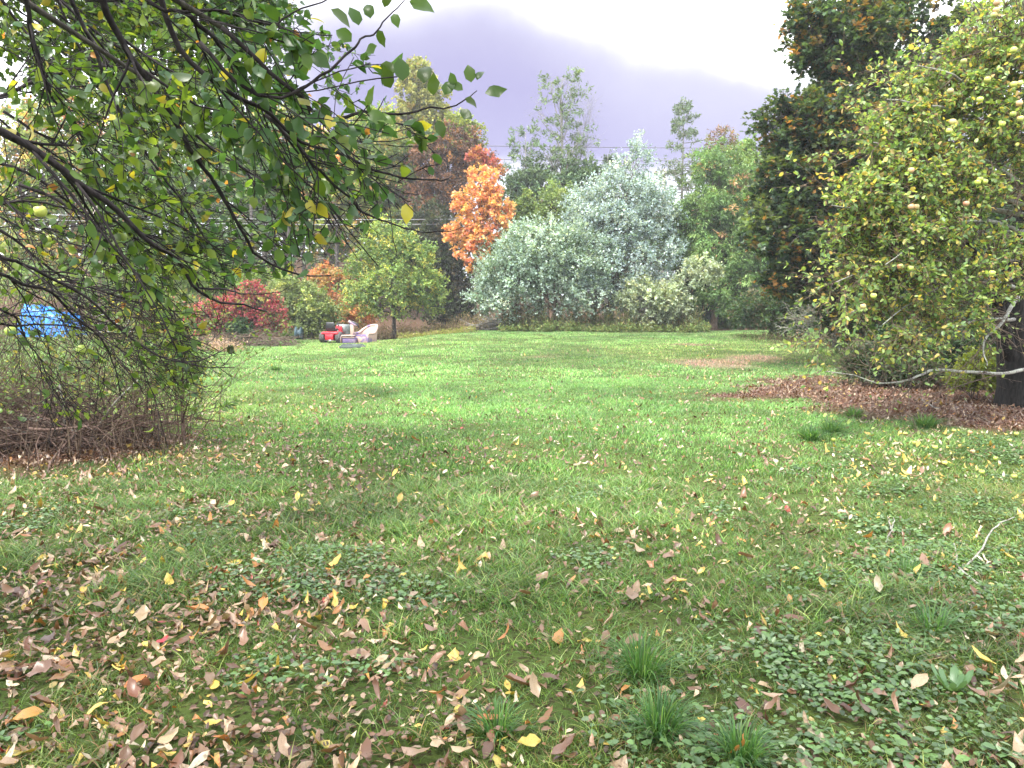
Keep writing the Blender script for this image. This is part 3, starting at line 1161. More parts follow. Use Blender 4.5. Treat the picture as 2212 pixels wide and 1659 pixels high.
shape_word = ('cupped', 'arched', 'folded', 'flat', 'tightly curled', 'broad')
for q in top:
    si = int(rg.integers(0, 6))
    kk = (si, int(fkey[q]))
    if kk not in leaf_me:
        V_, f_ = shapes[si]
        me = mesh_np('fallen_leaf', V_, f_, LEAF_DRY_OBJ, np.broadcast_to(np.array(PAL_FALL[FALL_KEYS[kk[1]]]), (len(V_), 3)), True)
        # stalk
        leaf_me[kk] = me
    o = bpy.data.objects.new('fallen_leaf', leaf_me[kk])
    COL.objects.link(o)
    o.matrix_world = mat_from(ax[q], nr[q], fsz[q] * 1.05, (fx[q], fy[q], fz[q] + .012))
    sz_w = 'large' if fsz[q] > .115 else 'medium' if fsz[q] > .085 else 'small'
    tag(o, f"{sz_w} {shape_word[si]} {FALL_KEYS[kk[1]]} leaf {zone(u_[q], v_[q], np.array((fx[q], fy[q])))}", 'leaf', 'fallen leaves in the foreground grass')

# ------------------------------------------------------------------ individual grass clumps, rosette, twigs
PAL_CL = [((.05, .13, .045), 3), ((.075, .17, .05), 3), ((.13, .23, .07), 1.5)]
for qi, (u, v, h, rd, lab) in enumerate(CLUMPS):
    g = G(u, v)
    r = np.random.default_rng(100 + qi)
    nb = 210 if h > .2 else 130
    Gc = Geo()
    wv = .0065 if g[1] < 5 else .011
    for b in range(nb):
        a_ = r.uniform(0, 2 * pi)
        rd2 = rd * 1.55
        q = .06 * math.sqrt(r.uniform()) * (rd / .17)
        x0 = np.array((q * cos(a_), q * sin(a_), -.01))
        out_ = r.uniform(.1, 1.0) * rd2
        H = h * .92 * r.uniform(.5, 1.15) * (1 - .4 * out_ / rd2)
        da = a_ + r.normal() * .5
        pa = da + pi / 2 + r.normal() * .5
        w_ = wv * r.uniform(.6, 1.3)
        pts = []
        segs = 5
        for kx in range(segs + 1):
            t = kx / segs
            cxx = x0 + np.array((cos(da) * out_ * t ** 1.6, sin(da) * out_ * t ** 1.6, H * (1.55 * t - .75 * t ** 2.6)))
            wv_ = w_ * (1 - t) ** .6 * .5
            if kx < segs:
                pts += [cxx - np.array((cos(pa), sin(pa), 0)) * wv_, cxx + np.array((cos(pa), sin(pa), 0)) * wv_]
            else:
                pts.append(cxx)
        f4 = [(2 * kx, 2 * kx + 1, 2 * kx + 3, 2 * kx + 2) for kx in range(segs - 1)]
        Gc.add(np.array(pts), [np.array(f4), np.array([(2 * segs - 2, 2 * segs - 1, 2 * segs)])], pal_pick(PAL_CL, 1, r)[0] * math.exp(r.normal() * .2))
    o = Gc.build('grass_clump', LEAF, None, False, tuple(g))
    tag(o, lab, 'grass clump', 'long grass tufts standing out of the lawn')

# broad-leaved rosette in the right foreground
g = G(2055, 1500)
root = thing('weed_rosette', 'broad leaved weed rosette with pale midribs in the right foreground', 'weed', g)
for q in range(9):
    a_ = q * 2.4
    tv = grid_leaf(6, .17, .7, .25, 0, .004, q, prof=lambda t: (.25 + 1.0 * t) * math.sqrt(max(0, 1 - t ** 4)) * 1.0)
    V_, f_, c_ = leaf_arrays(tv, np.array([(0, 0, .01)]), np.array([(cos(a_), sin(a_), .55)]), np.array([(-cos(a_) * .55, -sin(a_) * .55, 1.0)]), [.13 - .005 * q],
                             np.array([(.10, .19, .085)]))
    link('leaf', mesh_np('leaf', V_, f_, WEED, c_, True), root, (0, 0, 0))

g0 = G(2075, 1245)


def twig_obj(name, lab, cat, lines, bark, lift=.03):
    """lines: lists of (u, v, r) on the ground"""
    base = G(lines[0][0][0], lines[0][0][1])
    root_ = thing(name, lab, cat, base)
    for li, ln in enumerate(lines):
        pts = []
        for (u, v, rr, *z) in ln:
            p = G(u, v)
            p[2] += lift + (z[0] if z else 0)
            pts.append(p)
        pp = resample(np.array(pts), 16)
        rr = np.interp(np.linspace(0, 1, 16), np.linspace(0, 1, len(ln)), [q[2] for q in ln])
        pp += np.random.default_rng(li).normal(size=pp.shape) * .004
        gg = Geo()
        gg.tube(pp, rr, 6)
        gg.build('stem' if li == 0 else 'side_branch', bark, root_, True)
    return root_


twig_obj('fallen_twig', 'bare forked grey twig lying on the weeds at the right', 'twig',
         [[(2060, 1185, .006), (2075, 1240, .008), (2110, 1270, .007), (2130, 1290, .004)],
          [(2081, 1243, .0065), (2120, 1205, .006, .03), (2150, 1160, .005, .05), (2190, 1140, .003, .05)]], BARK_GREY)
twig_obj('fallen_twig', 'short pale twig standing in the grass left of the forked twig', 'twig',
         [[(1912, 1182, .005), (1925, 1160, .0045, .02), (1930, 1145, .003, .05)], [(1925, 1160, .003, .02), (1915, 1140, .002, .06)]], BARK_GREY)
twig_obj('fallen_twig', 'thin twig lying across the brown leaf litter near its rim', 'twig',
         [[(2100, 895, .012), (2130, 912, .012), (2155, 925, .008)], [(2120, 905, .006), (2150, 905, .004)]], BARK_BROWN)
twig_obj('fallen_twig', 'long thin grey stick on the litter below the low branch', 'twig',
         [[(1985, 862, .012), (2010, 880, .012), (2030, 888, .008)], [(2005, 878, .005), (2030, 872, .003)]], BARK_GREY)


# ------------------------------------------------------------------ background trees and shrubs
YG = [((.24, .31, .07), 3), ((.17, .26, .07), 4), ((.38, .34, .09), 1.5), ((.13, .2, .06), 2)]
GREEN = [((.075, .135, .035), 4), ((.11, .18, .04), 3), ((.05, .10, .03), 2)]
GREEN_L = [((.17, .27, .09), 4), ((.12, .21, .075), 3), ((.25, .33, .12), 2), ((.36, .22, .13), .3)]
SILVER = [((.31, .41, .38), 4), ((.21, .30, .265), 3), ((.46, .55, .54), 2.4), ((.11, .17, .11), 2)]
SILVER_B = [((.32, .40, .46), 4), ((.23, .31, .34), 3), ((.46, .54, .62), 2.4), ((.12, .18, .14), 1.8)]
ORANGE = [((.66, .33, .15), 4), ((.64, .40, .15), 3), ((.64, .28, .20), 2), ((.5, .38, .13), .8)]
PURPLE = [((.14, .075, .055), 4), ((.20, .10, .06), 2), ((.09, .06, .045), 3), ((.30, .15, .06), 1)]
DARK = [((.04, .06, .03), 3), ((.06, .075, .04), 3), ((.09, .075, .05), 2), ((.03, .04, .025), 2)]
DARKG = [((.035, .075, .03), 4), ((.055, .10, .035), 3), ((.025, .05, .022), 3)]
MAPLE = [((.06, .105, .05), 5), ((.10, .14, .045), 3), ((.19, .13, .045), 1.3), ((.34, .18, .06), .5), ((.04, .075, .05), 3)]
APPLE = [((.19, .29, .10), 4.5), ((.12, .21, .08), 3.2), ((.50, .43, .13), 1.4), ((.30, .39, .14), 2.4), ((.46, .33, .16), .55), ((.26, .17, .09), .3)]
RED = [((.36, .06, .09), 4), ((.25, .045, .065), 2), ((.48, .15, .16), 2.0), ((.28, .28, .08), 2), ((.13, .15, .06), 1)]
PEACH = [((.45, .22, .11), 3), ((.30, .20, .08), 3), ((.20, .20, .06), 2), ((.50, .16, .07), 1)]
MIXED = [((.23, .29, .08), 3), ((.45, .36, .11), 2), ((.52, .26, .11), 1.0), ((.15, .21, .08), 3)]

# silver-leaved thicket in the middle
tree('silver_leaved_tree', 'low spreading silver leaved tree arching left in front of the orange maple', 'tree', at(1190, 37.5),
     [(1170, 545, 100, 52, 37, 1.5), (1250, 560, 80, 60, 37), (1090, 600, 58, 48, 36.5), (1045, 645, 34, 40, 36.5), (1130, 590, 90, 50, 37), (1075, 655, 40, 32, 36.5, .7),
      (1200, 640, 85, 40, 37, .7), (1175, 515, 80, 34, 37.5), (1280, 640, 40, 40, 37, .6)],
     SILVER, 800, 7, 9, .11, T_OVAL, .55, .15, P(1190, 560, 37)[2], BARK_BROWN, stems=3, seed=21)
tree('silver_leaved_tree', 'tall bluish silver tree, highest crown in the middle of the far edge', 'tree', at(1300, 39),
     [(1350, 440, 85, 70, 39.5, 1.2), (1365, 370, 40, 50, 40, .7), (1380, 345, 12, 45, 40, .6), (1310, 500, 85, 60, 38.5, 1.1), (1400, 470, 60, 75, 39.5), (1330, 580, 85, 60, 38),
      (1270, 470, 55, 55, 39), (1420, 560, 60, 50, 38.5, .8), (1310, 400, 40, 35, 40, .7), (1250, 610, 50, 50, 37.5, .7), (1355, 640, 60, 35, 38, .6)],
     SILVER_B, 1050, 7, 9, .11, T_OVAL, .55, .2, P(1340, 450, 39)[2], BARK_BROWN, stems=3, seed=22)
tree('silver_leaved_tree', 'pale silver tree with long bare limbs leaning out to the right', 'tree', at(1335, 37),
     [(1518, 585, 40, 22, 36.5, 1.1), (1480, 610, 28, 16, 36.5, .4), (1445, 645, 45, 30, 36.5), (1390, 640, 50, 40, 37), (1470, 675, 24, 22, 36.5, .5), (1420, 690, 55, 22, 37, .5)],
     [((.38, .44, .34), 4), ((.29, .36, .27), 3), ((.45, .47, .30), 1.6), ((.20, .25, .15), 1)],
     300, 7, 8, .12, T_OVAL, .38, .16, P(1350, 640, 37)[2], BARK_GREY, stems=2, seed=23)
# yellow green and green company behind
tree('leafy_tree', 'yellow green tree between the orange maple and the silver trees', 'tree', at(1180, 45),
     [(1190, 450, 70, 50, 45), (1230, 500, 60, 50, 45), (1130, 480, 45, 45, 45), (1085, 560, 45, 60, 44), (1150, 540, 60, 60, 45)],
     [((.16, .23, .075), 4), ((.22, .27, .09), 2), ((.11, .17, .06), 3)], 520, 7, 7, .16, T_DIAMOND, .5, .2, None, BARK_BROWN, seed=24)
tree('leafy_tree', 'dark green tree behind the foot of the tall open-crowned tree', 'tree', at(1160, 52),
     [(1150, 400, 50, 32, 52), (1220, 395, 60, 36, 52), (1280, 400, 46, 40, 52), (1180, 430, 80, 40, 51), (1255, 375, 34, 24, 52), (1120, 440, 40, 60, 51), (1350, 470, 80, 60, 50), (1440, 500, 60, 70, 50), (1300, 560, 90, 60, 49)],
     [((.08, .135, .08), 4), ((.11, .17, .095), 3), ((.15, .21, .12), 1)], 700, 7, 7, .19, T_DIAMOND, .6, .25, None, BARK_BROWN, seed=25)
tree('orange_maple', 'bright orange maple glowing between the dark tree and the silver trees', 'tree', at(1040, 43),
     [(1042, 398, 38, 28, 43), (1035, 445, 50, 36, 43), (1000, 500, 38, 22, 43, .7), (985, 515, 22, 14, 43, .6), (1040, 510, 45, 26, 43), (1015, 545, 30, 18, 43, .7), (1045, 560, 24, 20, 43, .6),
      (1075, 470, 30, 40, 43, .6), (1025, 590, 14, 12, 43, .5)],
     ORANGE, 330, 6, 6, .15, T_MAPLE, .38, .14, None, BARK_BROWN, seed=26, hollow=.1)
# tall airy tree against the cloud
tree('open_crowned_tree', 'tall open-crowned tree with half bare limbs against the violet cloud', 'tree', at(1205, 52),
     [(1215, 175, 50, 24, 52), (1250, 185, 24, 20, 52, .8), (1190, 185, 24, 20, 52, .8), (1215, 230, 45, 28, 52, .7), (1225, 280, 48, 30, 52, .8), (1170, 260, 30, 20, 52, .4), (1215, 330, 55, 34, 52),
      (1250, 300, 35, 24, 52, .7), (1190, 350, 50, 30, 52)],
     [((.10, .15, .09), 4), ((.13, .19, .10), 3), ((.17, .23, .11), 1)], 150, 4, 5, .24, T_PINNATE, .40, .2, P(1215, 190, 52)[2], BARK_GREY, seed=27, bare=2, limb_k=1.2)
tree('bare_limbed_tree', 'leafless grey branches spreading right of the tall open-crowned tree', 'tree', at(1240, 53),
     [(1270, 240, 26, 45, 53), (1262, 310, 34, 40, 53), (1160, 240, 20, 34, 53, .6)],
     [((.10, .14, .07), 1)], 70, 1, 1, .15, T_PINNATE, .6, .12, P(1250, 260, 53)[2], BARK_GREY, seed=28, bare=5)
tree('small_locust', 'small feathery green tree left of the tall open-crowned tree', 'tree', at(1140, 51),
     [(1120, 295, 20, 18, 51, .8), (1135, 330, 32, 26, 51), (1125, 375, 36, 28, 51), (1155, 300, 14, 20, 51, .6)],
     [((.11, .17, .10), 4), ((.15, .21, .12), 2)], 60, 5, 5, .24, T_PINNATE, .40, .1, None, BARK_GREY, seed=29, bare=1)


def conifer(name, label, x, yd, ztop, rbase, pal, seed, zlow=.15, sparse=1.0, nsz=.16, group=None):
    r = np.random.default_rng(seed)
    z0 = float(hgt(x, yd)) - .05
    H = ztop - z0
    root_ = thing(name, label, 'tree', (x, yd, z0 + .05), group)
    tp = resample([(x, yd, z0), (x + r.normal() * .05, yd, z0 + H * .5), (x, yd, ztop)], 10)
    Gt = Geo()
    Gt.add(*tube_arrays(tp[None], (H * .013 * np.linspace(1, .06, 10))[None], 8))
    Gt.build('trunk', BARK_GREY, root_, True)
    nb = int(H * 11 * sparse)
    hz = np.sort(r.uniform(zlow, .99, nb))
    a_ = r.uniform(0, 2 * pi, nb)
    Lb = rbase * (1 - hz) ** .8 * r.uniform(.55, 1.15, nb) + .12
    st = np.stack([np.full(nb, x), np.full(nb, yd), z0 + H * hz], 1)
    dr = np.stack([np.cos(a_), np.sin(a_), np.full(nb, .12)], 1)
    br = st[:, None] + dr[:, None] * (Lb[:, None, None] * np.array((0, .33, .66, 1))[None, :, None])
    br[:, :, 2] += Lb[:, None] * np.array((0, -.04, -.06, .04))[None]
    brr = np.maximum(.012 * Lb[:, None] * np.array((1, .7, .45, .2))[None] * 1.6, .004)
    Gb = Geo()
    Gb.add(*tube_arrays(br, brr, 4))
    tw, twr, _ = grow(br, brr, 7, (.15, 1), (.25, .55), (.6, 1.1), (0, 0, -.25), .1, 3, .6, r, .003)
    Gb.add(*tube_arrays(tw, twr, 3))
    Gb.build('limbs', BARK_GREY, root_)['kind'] = 'stuff'
    pos, axx, nrr, _ = leaves_on(tw, 9, .0, 1.0, .5, r)
    col = pal_pick(pal, len(pos), r) * np.exp(r.normal(size=(len(pos), 1)) * .2)
    V_, f_, c_ = leaf_arrays(T_LANCE, pos, axx, nrr, nsz * r.uniform(.6, 1.2, len(pos)), col)
    link('crown', mesh_np('crown', V_, f_, LEAF_FAR, c_), root_)['kind'] = 'stuff'
    TRI[0] += len(f_[0])
    return root_


p = P(1478, 215, 53)
conifer('larch_tree', 'pointed feathery larch standing alone against the cloud', p[0], 53, p[2], 5.6, [((.11, .16, .11), 3), ((.15, .19, .12), 2)], 31, .05, .8, .24)
p = P(1313, 332, 55)
conifer('larch_tree', 'small conifer tip between the open-crowned tree and the silver tree', p[0], 55, p[2], 1.3, [((.08, .12, .08), 3), ((.11, .15, .09), 2)], 32, .3, 1.0, .2)
tree('leafy_tree', 'tall narrow yellowish tree peeping over the woods behind the apple twigs', 'tree', at(905, 62),
     [(900, 165, 30, 34, 62), (895, 200, 38, 40, 62), (925, 240, 34, 44, 62), (950, 205, 16, 24, 62, .5), (880, 270, 50, 50, 62), (940, 290, 40, 50, 62)],
     [((.26, .26, .09), 4), ((.20, .23, .08), 3), ((.36, .27, .09), 1)], 420, 6, 7, .24, T_DIAMOND, .55, .25, None, BARK_BROWN, seed=33)
tree('leafy_tree', 'yellow green tree top between the tall yellowish tree and the open sky', 'tree', at(990, 58),
     [(990, 280, 36, 30, 58), (1015, 300, 28, 26, 58), (1010, 350, 36, 40, 58), (960, 320, 40, 40, 58)],
     [((.24, .28, .06), 4), ((.16, .21, .05), 3)], 280, 6, 7, .2, T_DIAMOND, .5, .22, None, BARK_BROWN, seed=34)
tree('purple_brown_tree', 'purplish brown leaved tree behind the orange maple', 'tree', at(965, 52),
     [(985, 320, 50, 40, 52), (940, 360, 60, 55, 52), (1015, 365, 38, 40, 52), (960, 430, 60, 60, 51), (1050, 345, 16, 22, 52, .5), (900, 420, 40, 50, 52)],
     PURPLE, 480, 7, 7, .18, T_DIAMOND, .5, .25, None, BARK_DARK, seed=35)
tree('red_sapling', 'slim reddish tree tip just above the orange maple', 'tree', at(1055, 47),
     [(1052, 352, 16, 22, 47), (1066, 368, 18, 14, 47), (1030, 340, 14, 14, 47)],
     [((.34, .10, .09), 3), ((.40, .20, .07), 2)], 70, 6, 6, .16, T_DIAMOND, .35, .08, None, BARK_BROWN, seed=36)
tree('dark_woodland_tree', 'dark brownish tree filling the gap left of the orange maple', 'tree', at(955, 46),
     [(960, 520, 50, 70, 46), (930, 590, 60, 60, 46), (985, 610, 55, 60, 46), (1000, 660, 55, 35, 45), (930, 660, 50, 40, 45), (905, 500, 40, 60, 47)],
     DARK, 560, 7, 7, .17, T_DIAMOND, .5, .22, None, BARK_DARK, seed=37)
tree('small_rounded_tree', 'small round yellow green tree with a dark trunk beside the chairs', 'tree', at(852, 38),
     [(845, 535, 62, 34, 38, 1.1), (800, 575, 44, 34, 38.5), (890, 560, 46, 40, 38), (915, 620, 46, 34, 37.5), (845, 610, 62, 34, 37.2), (780, 640, 44, 28, 37.5, .9), (850, 660, 70, 22, 37.5, .8), (940, 650, 26, 22, 38, .6), (825, 496, 34, 18, 38.3, .7), (880, 505, 22, 16, 38, .5), (760, 600, 24, 22, 38.5, .6)],
     [((.24, .32, .09), 4), ((.16, .25, .085), 4), ((.45, .42, .11), 1.4), ((.11, .18, .07), 2)], 620, 7, 7, .12, T_DIAMOND, .46, .13, P(852, 600, 38)[2], BARK_DARK, seed=38)
# right of the silver trees
tree('cherry_tree', 'big light green tree with drooping leaves and a brown forked trunk', 'tree', at(1540, 39.5),
     [(1570, 400, 80, 60, 41, 1.0), (1530, 470, 70, 55, 40), (1610, 470, 80, 60, 40), (1560, 550, 95, 45, 39.5), (1640, 560, 70, 60, 39.5), (1600, 620, 90, 34, 39, .8),
      (1560, 350, 60, 34, 42, .7), (1480, 500, 50, 60, 40.5, 1), (1450, 530, 40, 50, 42, .8), (1650, 450, 60, 80, 41, 1), (1560, 640, 80, 22, 39.5, .6)],
     [((.13, .22, .075), 4), ((.09, .165, .06), 3), ((.20, .29, .11), 2), ((.36, .22, .13), .3)], 1500, 7, 10, .2, T_LANCE, .46, .2, P(1560, 520, 40)[2], BARK_BROWN, seed=41, droop=.35, var=.34)
tree('leafy_tree', 'pale green tree top behind the large light green tree', 'tree', at(1640, 46),
     [(1640, 350, 50, 45, 46), (1600, 330, 30, 30, 46), (1675, 400, 40, 60, 46), (1620, 400, 60, 60, 46)],
     [((.16, .24, .07), 4), ((.12, .20, .06), 3)], 320, 6, 7, .17, T_DIAMOND, .45, .2, None, BARK_BROWN, seed=42)
tree('red_sapling', 'thin reddish sprays rising above the light green tree', 'tree', at(1560, 43.5),
     [(1562, 300, 26, 18, 43.5), (1545, 320, 18, 20, 43.5)], [((.20, .11, .08), 3), ((.16, .15, .07), 2)], 45, 4, 5, .2, T_LANCE, .4, .08, None, BARK_BROWN, seed=43, bare=1)
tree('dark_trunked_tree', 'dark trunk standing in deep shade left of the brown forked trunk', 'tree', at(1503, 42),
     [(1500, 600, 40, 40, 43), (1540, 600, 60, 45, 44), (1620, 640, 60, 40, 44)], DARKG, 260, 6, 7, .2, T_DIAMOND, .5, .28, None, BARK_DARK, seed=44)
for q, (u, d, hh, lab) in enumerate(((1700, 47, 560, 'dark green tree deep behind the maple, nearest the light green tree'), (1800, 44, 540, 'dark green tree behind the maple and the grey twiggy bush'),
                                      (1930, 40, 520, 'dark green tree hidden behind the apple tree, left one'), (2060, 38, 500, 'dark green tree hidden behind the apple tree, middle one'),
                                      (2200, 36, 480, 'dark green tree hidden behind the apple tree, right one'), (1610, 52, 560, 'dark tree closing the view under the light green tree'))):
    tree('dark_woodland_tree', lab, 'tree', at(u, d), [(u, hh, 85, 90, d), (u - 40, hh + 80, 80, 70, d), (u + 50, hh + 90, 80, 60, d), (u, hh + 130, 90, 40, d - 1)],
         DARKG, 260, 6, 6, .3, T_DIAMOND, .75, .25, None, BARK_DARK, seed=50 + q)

# left-hand woods behind the apple branches
woods = [(60, 52, 340, 90, MIXED, 'mixed green and orange tree at the far left, behind the apple leaves'),
         (170, 56, 300, 95, [((.40, .18, .07), 2), ((.26, .24, .07), 2), ((.14, .2, .05), 3)], 'orange tinged tree behind the upper left apple leaves'),
         (290, 50, 380, 95, GREEN_L, 'light green tree behind the thick apple branch'),
         (400, 54, 330, 95, [((.17, .25, .09), 4), ((.12, .2, .07), 3)], 'pale green tree behind the middle of the apple branches'),
         (520, 52, 360, 90, GREEN_L, 'light green tree left of the yellow and orange trees'),
         (620, 55, 340, 90, MIXED, 'mixed yellow and green tree behind the hanging apple twigs'),
         (710, 51, 400, 80, MIXED, 'yellow and peach leaved tree above the dark trunks'),
         (800, 56, 350, 85, YG, 'yellow green tree behind the small rounded tree'),
         (860, 53, 400, 60, [((.12, .17, .05), 3), ((.3, .24, .07), 1)], 'green tree right behind the small rounded tree')]
for q, (u, d, vc, rr, pal, lab) in enumerate(woods):
    r = np.random.default_rng(60 + q)
    lob = [(u, vc - 60, rr * .65, rr * .6, d), (u - rr * .5, vc, rr * .7, rr * .6, d), (u + rr * .5, vc + 10, rr * .7, rr * .6, d), (u, vc + 80, rr * .95, rr * .6, d), (u + r.normal() * 20, vc + 140, rr * .8, rr * .35, d, .5)]
    if u < 500:
        lob += [(u + 30, vc + 200, rr * .8, rr * .4, d - 2, .9), (u - 40, vc + 240, rr * .7, rr * .4, d - 3, .8)]
    tree('woodland_tree', lab, 'tree', at(u, d), lob, pal, 420, 6, 7, .24, T_DIAMOND, .62, .26, None, BARK_BROWN, group='trees of the wood on the left', seed=70 + q)
# bare dark trunks in the wood
for q, (u, rr, vt, lab) in enumerate(((548, .16, 440, 'leftmost dark trunk in the shaded wood'), (571, .2, 430, 'dark trunk right of the leftmost one in the wood'), (590, .13, 440, 'thin trunk in the middle of the shaded wood'),
                                      (628, .2, 440, 'thick trunk in the shaded wood above the red shrub'), (655, .13, 445, 'slender trunk in the shaded wood'), (700, .17, 450, 'dark trunk near the small rounded tree'),
                                      (730, .14, 440, 'trunk half hidden by the small rounded tree'), (450, .2, 400, 'dark trunk behind the crossing apple twigs'), (330, .18, 400, 'dark trunk behind the thick apple branch'))):
    d = 49 + (q % 3) * 2
    x, y = at(u, d)
    tp = P(u + (q % 3 - 1) * 6, vt, d)
    z0 = float(hgt(x, y)) - .1
    root = thing('pine_tree', lab, 'tree', (x, y, z0 + .1), 'bare trunks of the shaded wood')
    gg = Geo()
    gg.tube(resample([(x, y, z0), ((x + tp[0]) / 2 + .05, y, (z0 + tp[2]) / 2), tuple(tp)], 9), rr * np.linspace(1.1, .6, 9), 8)
    gg.build('trunk', BARK_DARK, root, True)
    r = np.random.default_rng(q)
    base_p = resample([(x, y, z0 + 1.5), tuple(tp)], 6)[None]
    b1, r1, _ = grow(base_p, np.full((1, 6), rr * .5), 16, (.05, 1), (.7, 1.8), (1.1, 1.6), (0, 0, -.1), .12, 5, .14, r, .012)
    b2, r2, _ = grow(b1, r1, 4, (.3, 1), (.3, .8), (.4, .9), (0, 0, 0), .15, 4, .6, r, .008)
    gg = Geo()
    gg.add(*tube_arrays(b1, r1, 4))
    gg.add(*tube_arrays(b2, r2, 3))
    gg.build('limbs', BARK_GREY, root)['kind'] = 'stuff'

# dark understorey that closes the wood
r = np.random.default_rng(90)
n = 2600
cx = r.uniform(-62, 62, n)
cy = 66 + r.uniform(0, 14, n) + np.abs(cx) * .02
cz = hgt(cx, cy) + r.uniform(0, 1, n) ** 1.2 * (5.0 + 2.5 * vnoise(cx, cy, 9, 3))
tw = np.stack([np.stack([cx, cy, cz], 1)] * 1, 0)[0]
m_ = 9
pos = np.repeat(tw, m_, axis=0) + r.normal(size=(n * m_, 3)) * np.array((.9, .9, .6))
col = pal_pick([((.05, .085, .035), 4), ((.09, .12, .045), 3), ((.15, .12, .05), 1), ((.03, .05, .025), 2)], len(pos), r)
V_, f_, c_ = leaf_arrays(T_DIAMOND, pos, rand_dirs(len(pos), r), norm(np.array((0, -.3, .6)) + rand_dirs(len(pos), r)), r.uniform(.4, .8, len(pos)), col)
o = link('distant_woods', mesh_np('distant_woods', V_, f_, LEAF_FAR, c_))
tag(o, 'far-off dark green woodland closing the view behind all the trees', kind='stuff')

# dark maple
tree('maple_tree', 'big dark green maple turning rusty, towering behind the apple tree', 'tree', at(1960, 21.5),
     [(1830, 90, 120, 70, 20, 1.0), (1750, 45, 50, 30, 19.5, .9), (1790, 110, 60, 40, 19.5, .7), (1880, 30, 90, 60, 21, .6), (1990, 60, 90, 60, 21, .25), (1860, 200, 90, 60, 20), (1800, 270, 110, 60, 19.5, 1.1), (1700, 260, 55, 32, 19, 1.1), (1760, 330, 100, 60, 19.5, 1.1),
      (1740, 420, 100, 60, 19.5, 1.1), (1850, 420, 120, 80, 20), (1690, 500, 70, 55, 19, 1.0), (1770, 540, 110, 60, 19.5, 1.0), (1720, 610, 60, 40, 19.5, .8), (1850, 600, 100, 80, 20), (1950, 250, 110, 110, 21, .8),
      (1960, 500, 120, 120, 21, .7), (1700, 370, 50, 35, 19, .9), (2060, 120, 90, 90, 21, .35), (1850, 690, 70, 45, 20.5, .7)],
     MAPLE, 2500, 6, 8, .112, T_MAPLE, .36, .3, P(1960, 100, 21.5)[2], BARK_DARK, seed=81, mat=LEAF, twig_tubes=2.0, up=.95, var=.28, hollow=.05)

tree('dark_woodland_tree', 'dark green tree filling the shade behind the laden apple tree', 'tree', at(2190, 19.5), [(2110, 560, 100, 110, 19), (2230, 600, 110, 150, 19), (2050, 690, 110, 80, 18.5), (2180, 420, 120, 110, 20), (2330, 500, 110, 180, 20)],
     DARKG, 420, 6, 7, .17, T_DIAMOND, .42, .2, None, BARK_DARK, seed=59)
# right-hand shrubs at the lawn's edge
tree('twiggy_shrub', 'grey twiggy shrub with sparse silvery leaves at the right lawn edge', 'shrub', xy(1800, 752),
     [(1790, 640, 50, 50, 25.5), (1760, 690, 60, 40, 25.5), (1830, 690, 40, 45, 25.5)], [((.13, .17, .09), 3), ((.2, .22, .12), 2), ((.3, .2, .13), 1)],
     150, 5, 3, .08, T_OVAL, .45, .05, None, BARK_GREY, stems=6, seed=82, twig_tubes=2.5, bare=2)
tree('leafy_shrub', 'dark green shrub skirting the lawn left of the twiggy shrub', 'shrub', xy(1690, 728),
     [(1660, 670, 60, 40, 30), (1720, 680, 50, 40, 29), (1610, 680, 40, 26, 32), (1740, 640, 40, 40, 29)], [((.045, .085, .035), 4), ((.08, .12, .04), 2), ((.11, .10, .06), 1)],
     330, 6, 7, .12, T_OVAL, .36, .06, None, BARK_BROWN, stems=5, seed=83)
tree('leafy_shrub', 'dark low shrub in the shade behind the forked brown trunk', 'shrub', at(1560, 44), [(1560, 670, 90, 34, 44), (1480, 680, 50, 30, 43), (1640, 670, 60, 36, 43)], DARKG, 220, 6, 7, .17, T_DIAMOND, .5, .06, None, BARK_DARK, stems=5, seed=98)
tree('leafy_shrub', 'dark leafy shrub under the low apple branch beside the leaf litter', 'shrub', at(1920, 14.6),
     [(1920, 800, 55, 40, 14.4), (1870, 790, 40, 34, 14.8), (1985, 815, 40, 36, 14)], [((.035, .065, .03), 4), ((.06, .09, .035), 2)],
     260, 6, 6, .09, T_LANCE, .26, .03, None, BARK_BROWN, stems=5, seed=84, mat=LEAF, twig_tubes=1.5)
tree('yellow_shrub', 'bright yellow green shrub glowing under the apple tree by its dark trunk', 'shrub', at(2112, 12.6),
     [(2110, 825, 46, 28, 12.4), (2125, 790, 40, 22, 12.6), (2090, 850, 30, 16, 12.3, .6)], [((.22, .27, .035), 4), ((.16, .22, .03), 2)],
     120, 6, 7, .06, T_OVAL, .2, .02, None, BARK_BROWN, stems=4, seed=85, mat=LEAF, twig_tubes=1.0)
tree('leafy_shrub', 'dark shrub at the right edge behind the apple trunk', 'shrub', at(2230, 14),
     [(2230, 760, 90, 80, 15.5), (2180, 840, 60, 40, 14.5), (2050, 800, 80, 50, 15), (2110, 780, 60, 50, 14), (2080, 740, 110, 60, 17), (1990, 720, 80, 60, 18)], DARKG, 330, 6, 7, .12, T_OVAL, .34, .05, None, BARK_DARK, stems=4, seed=86)

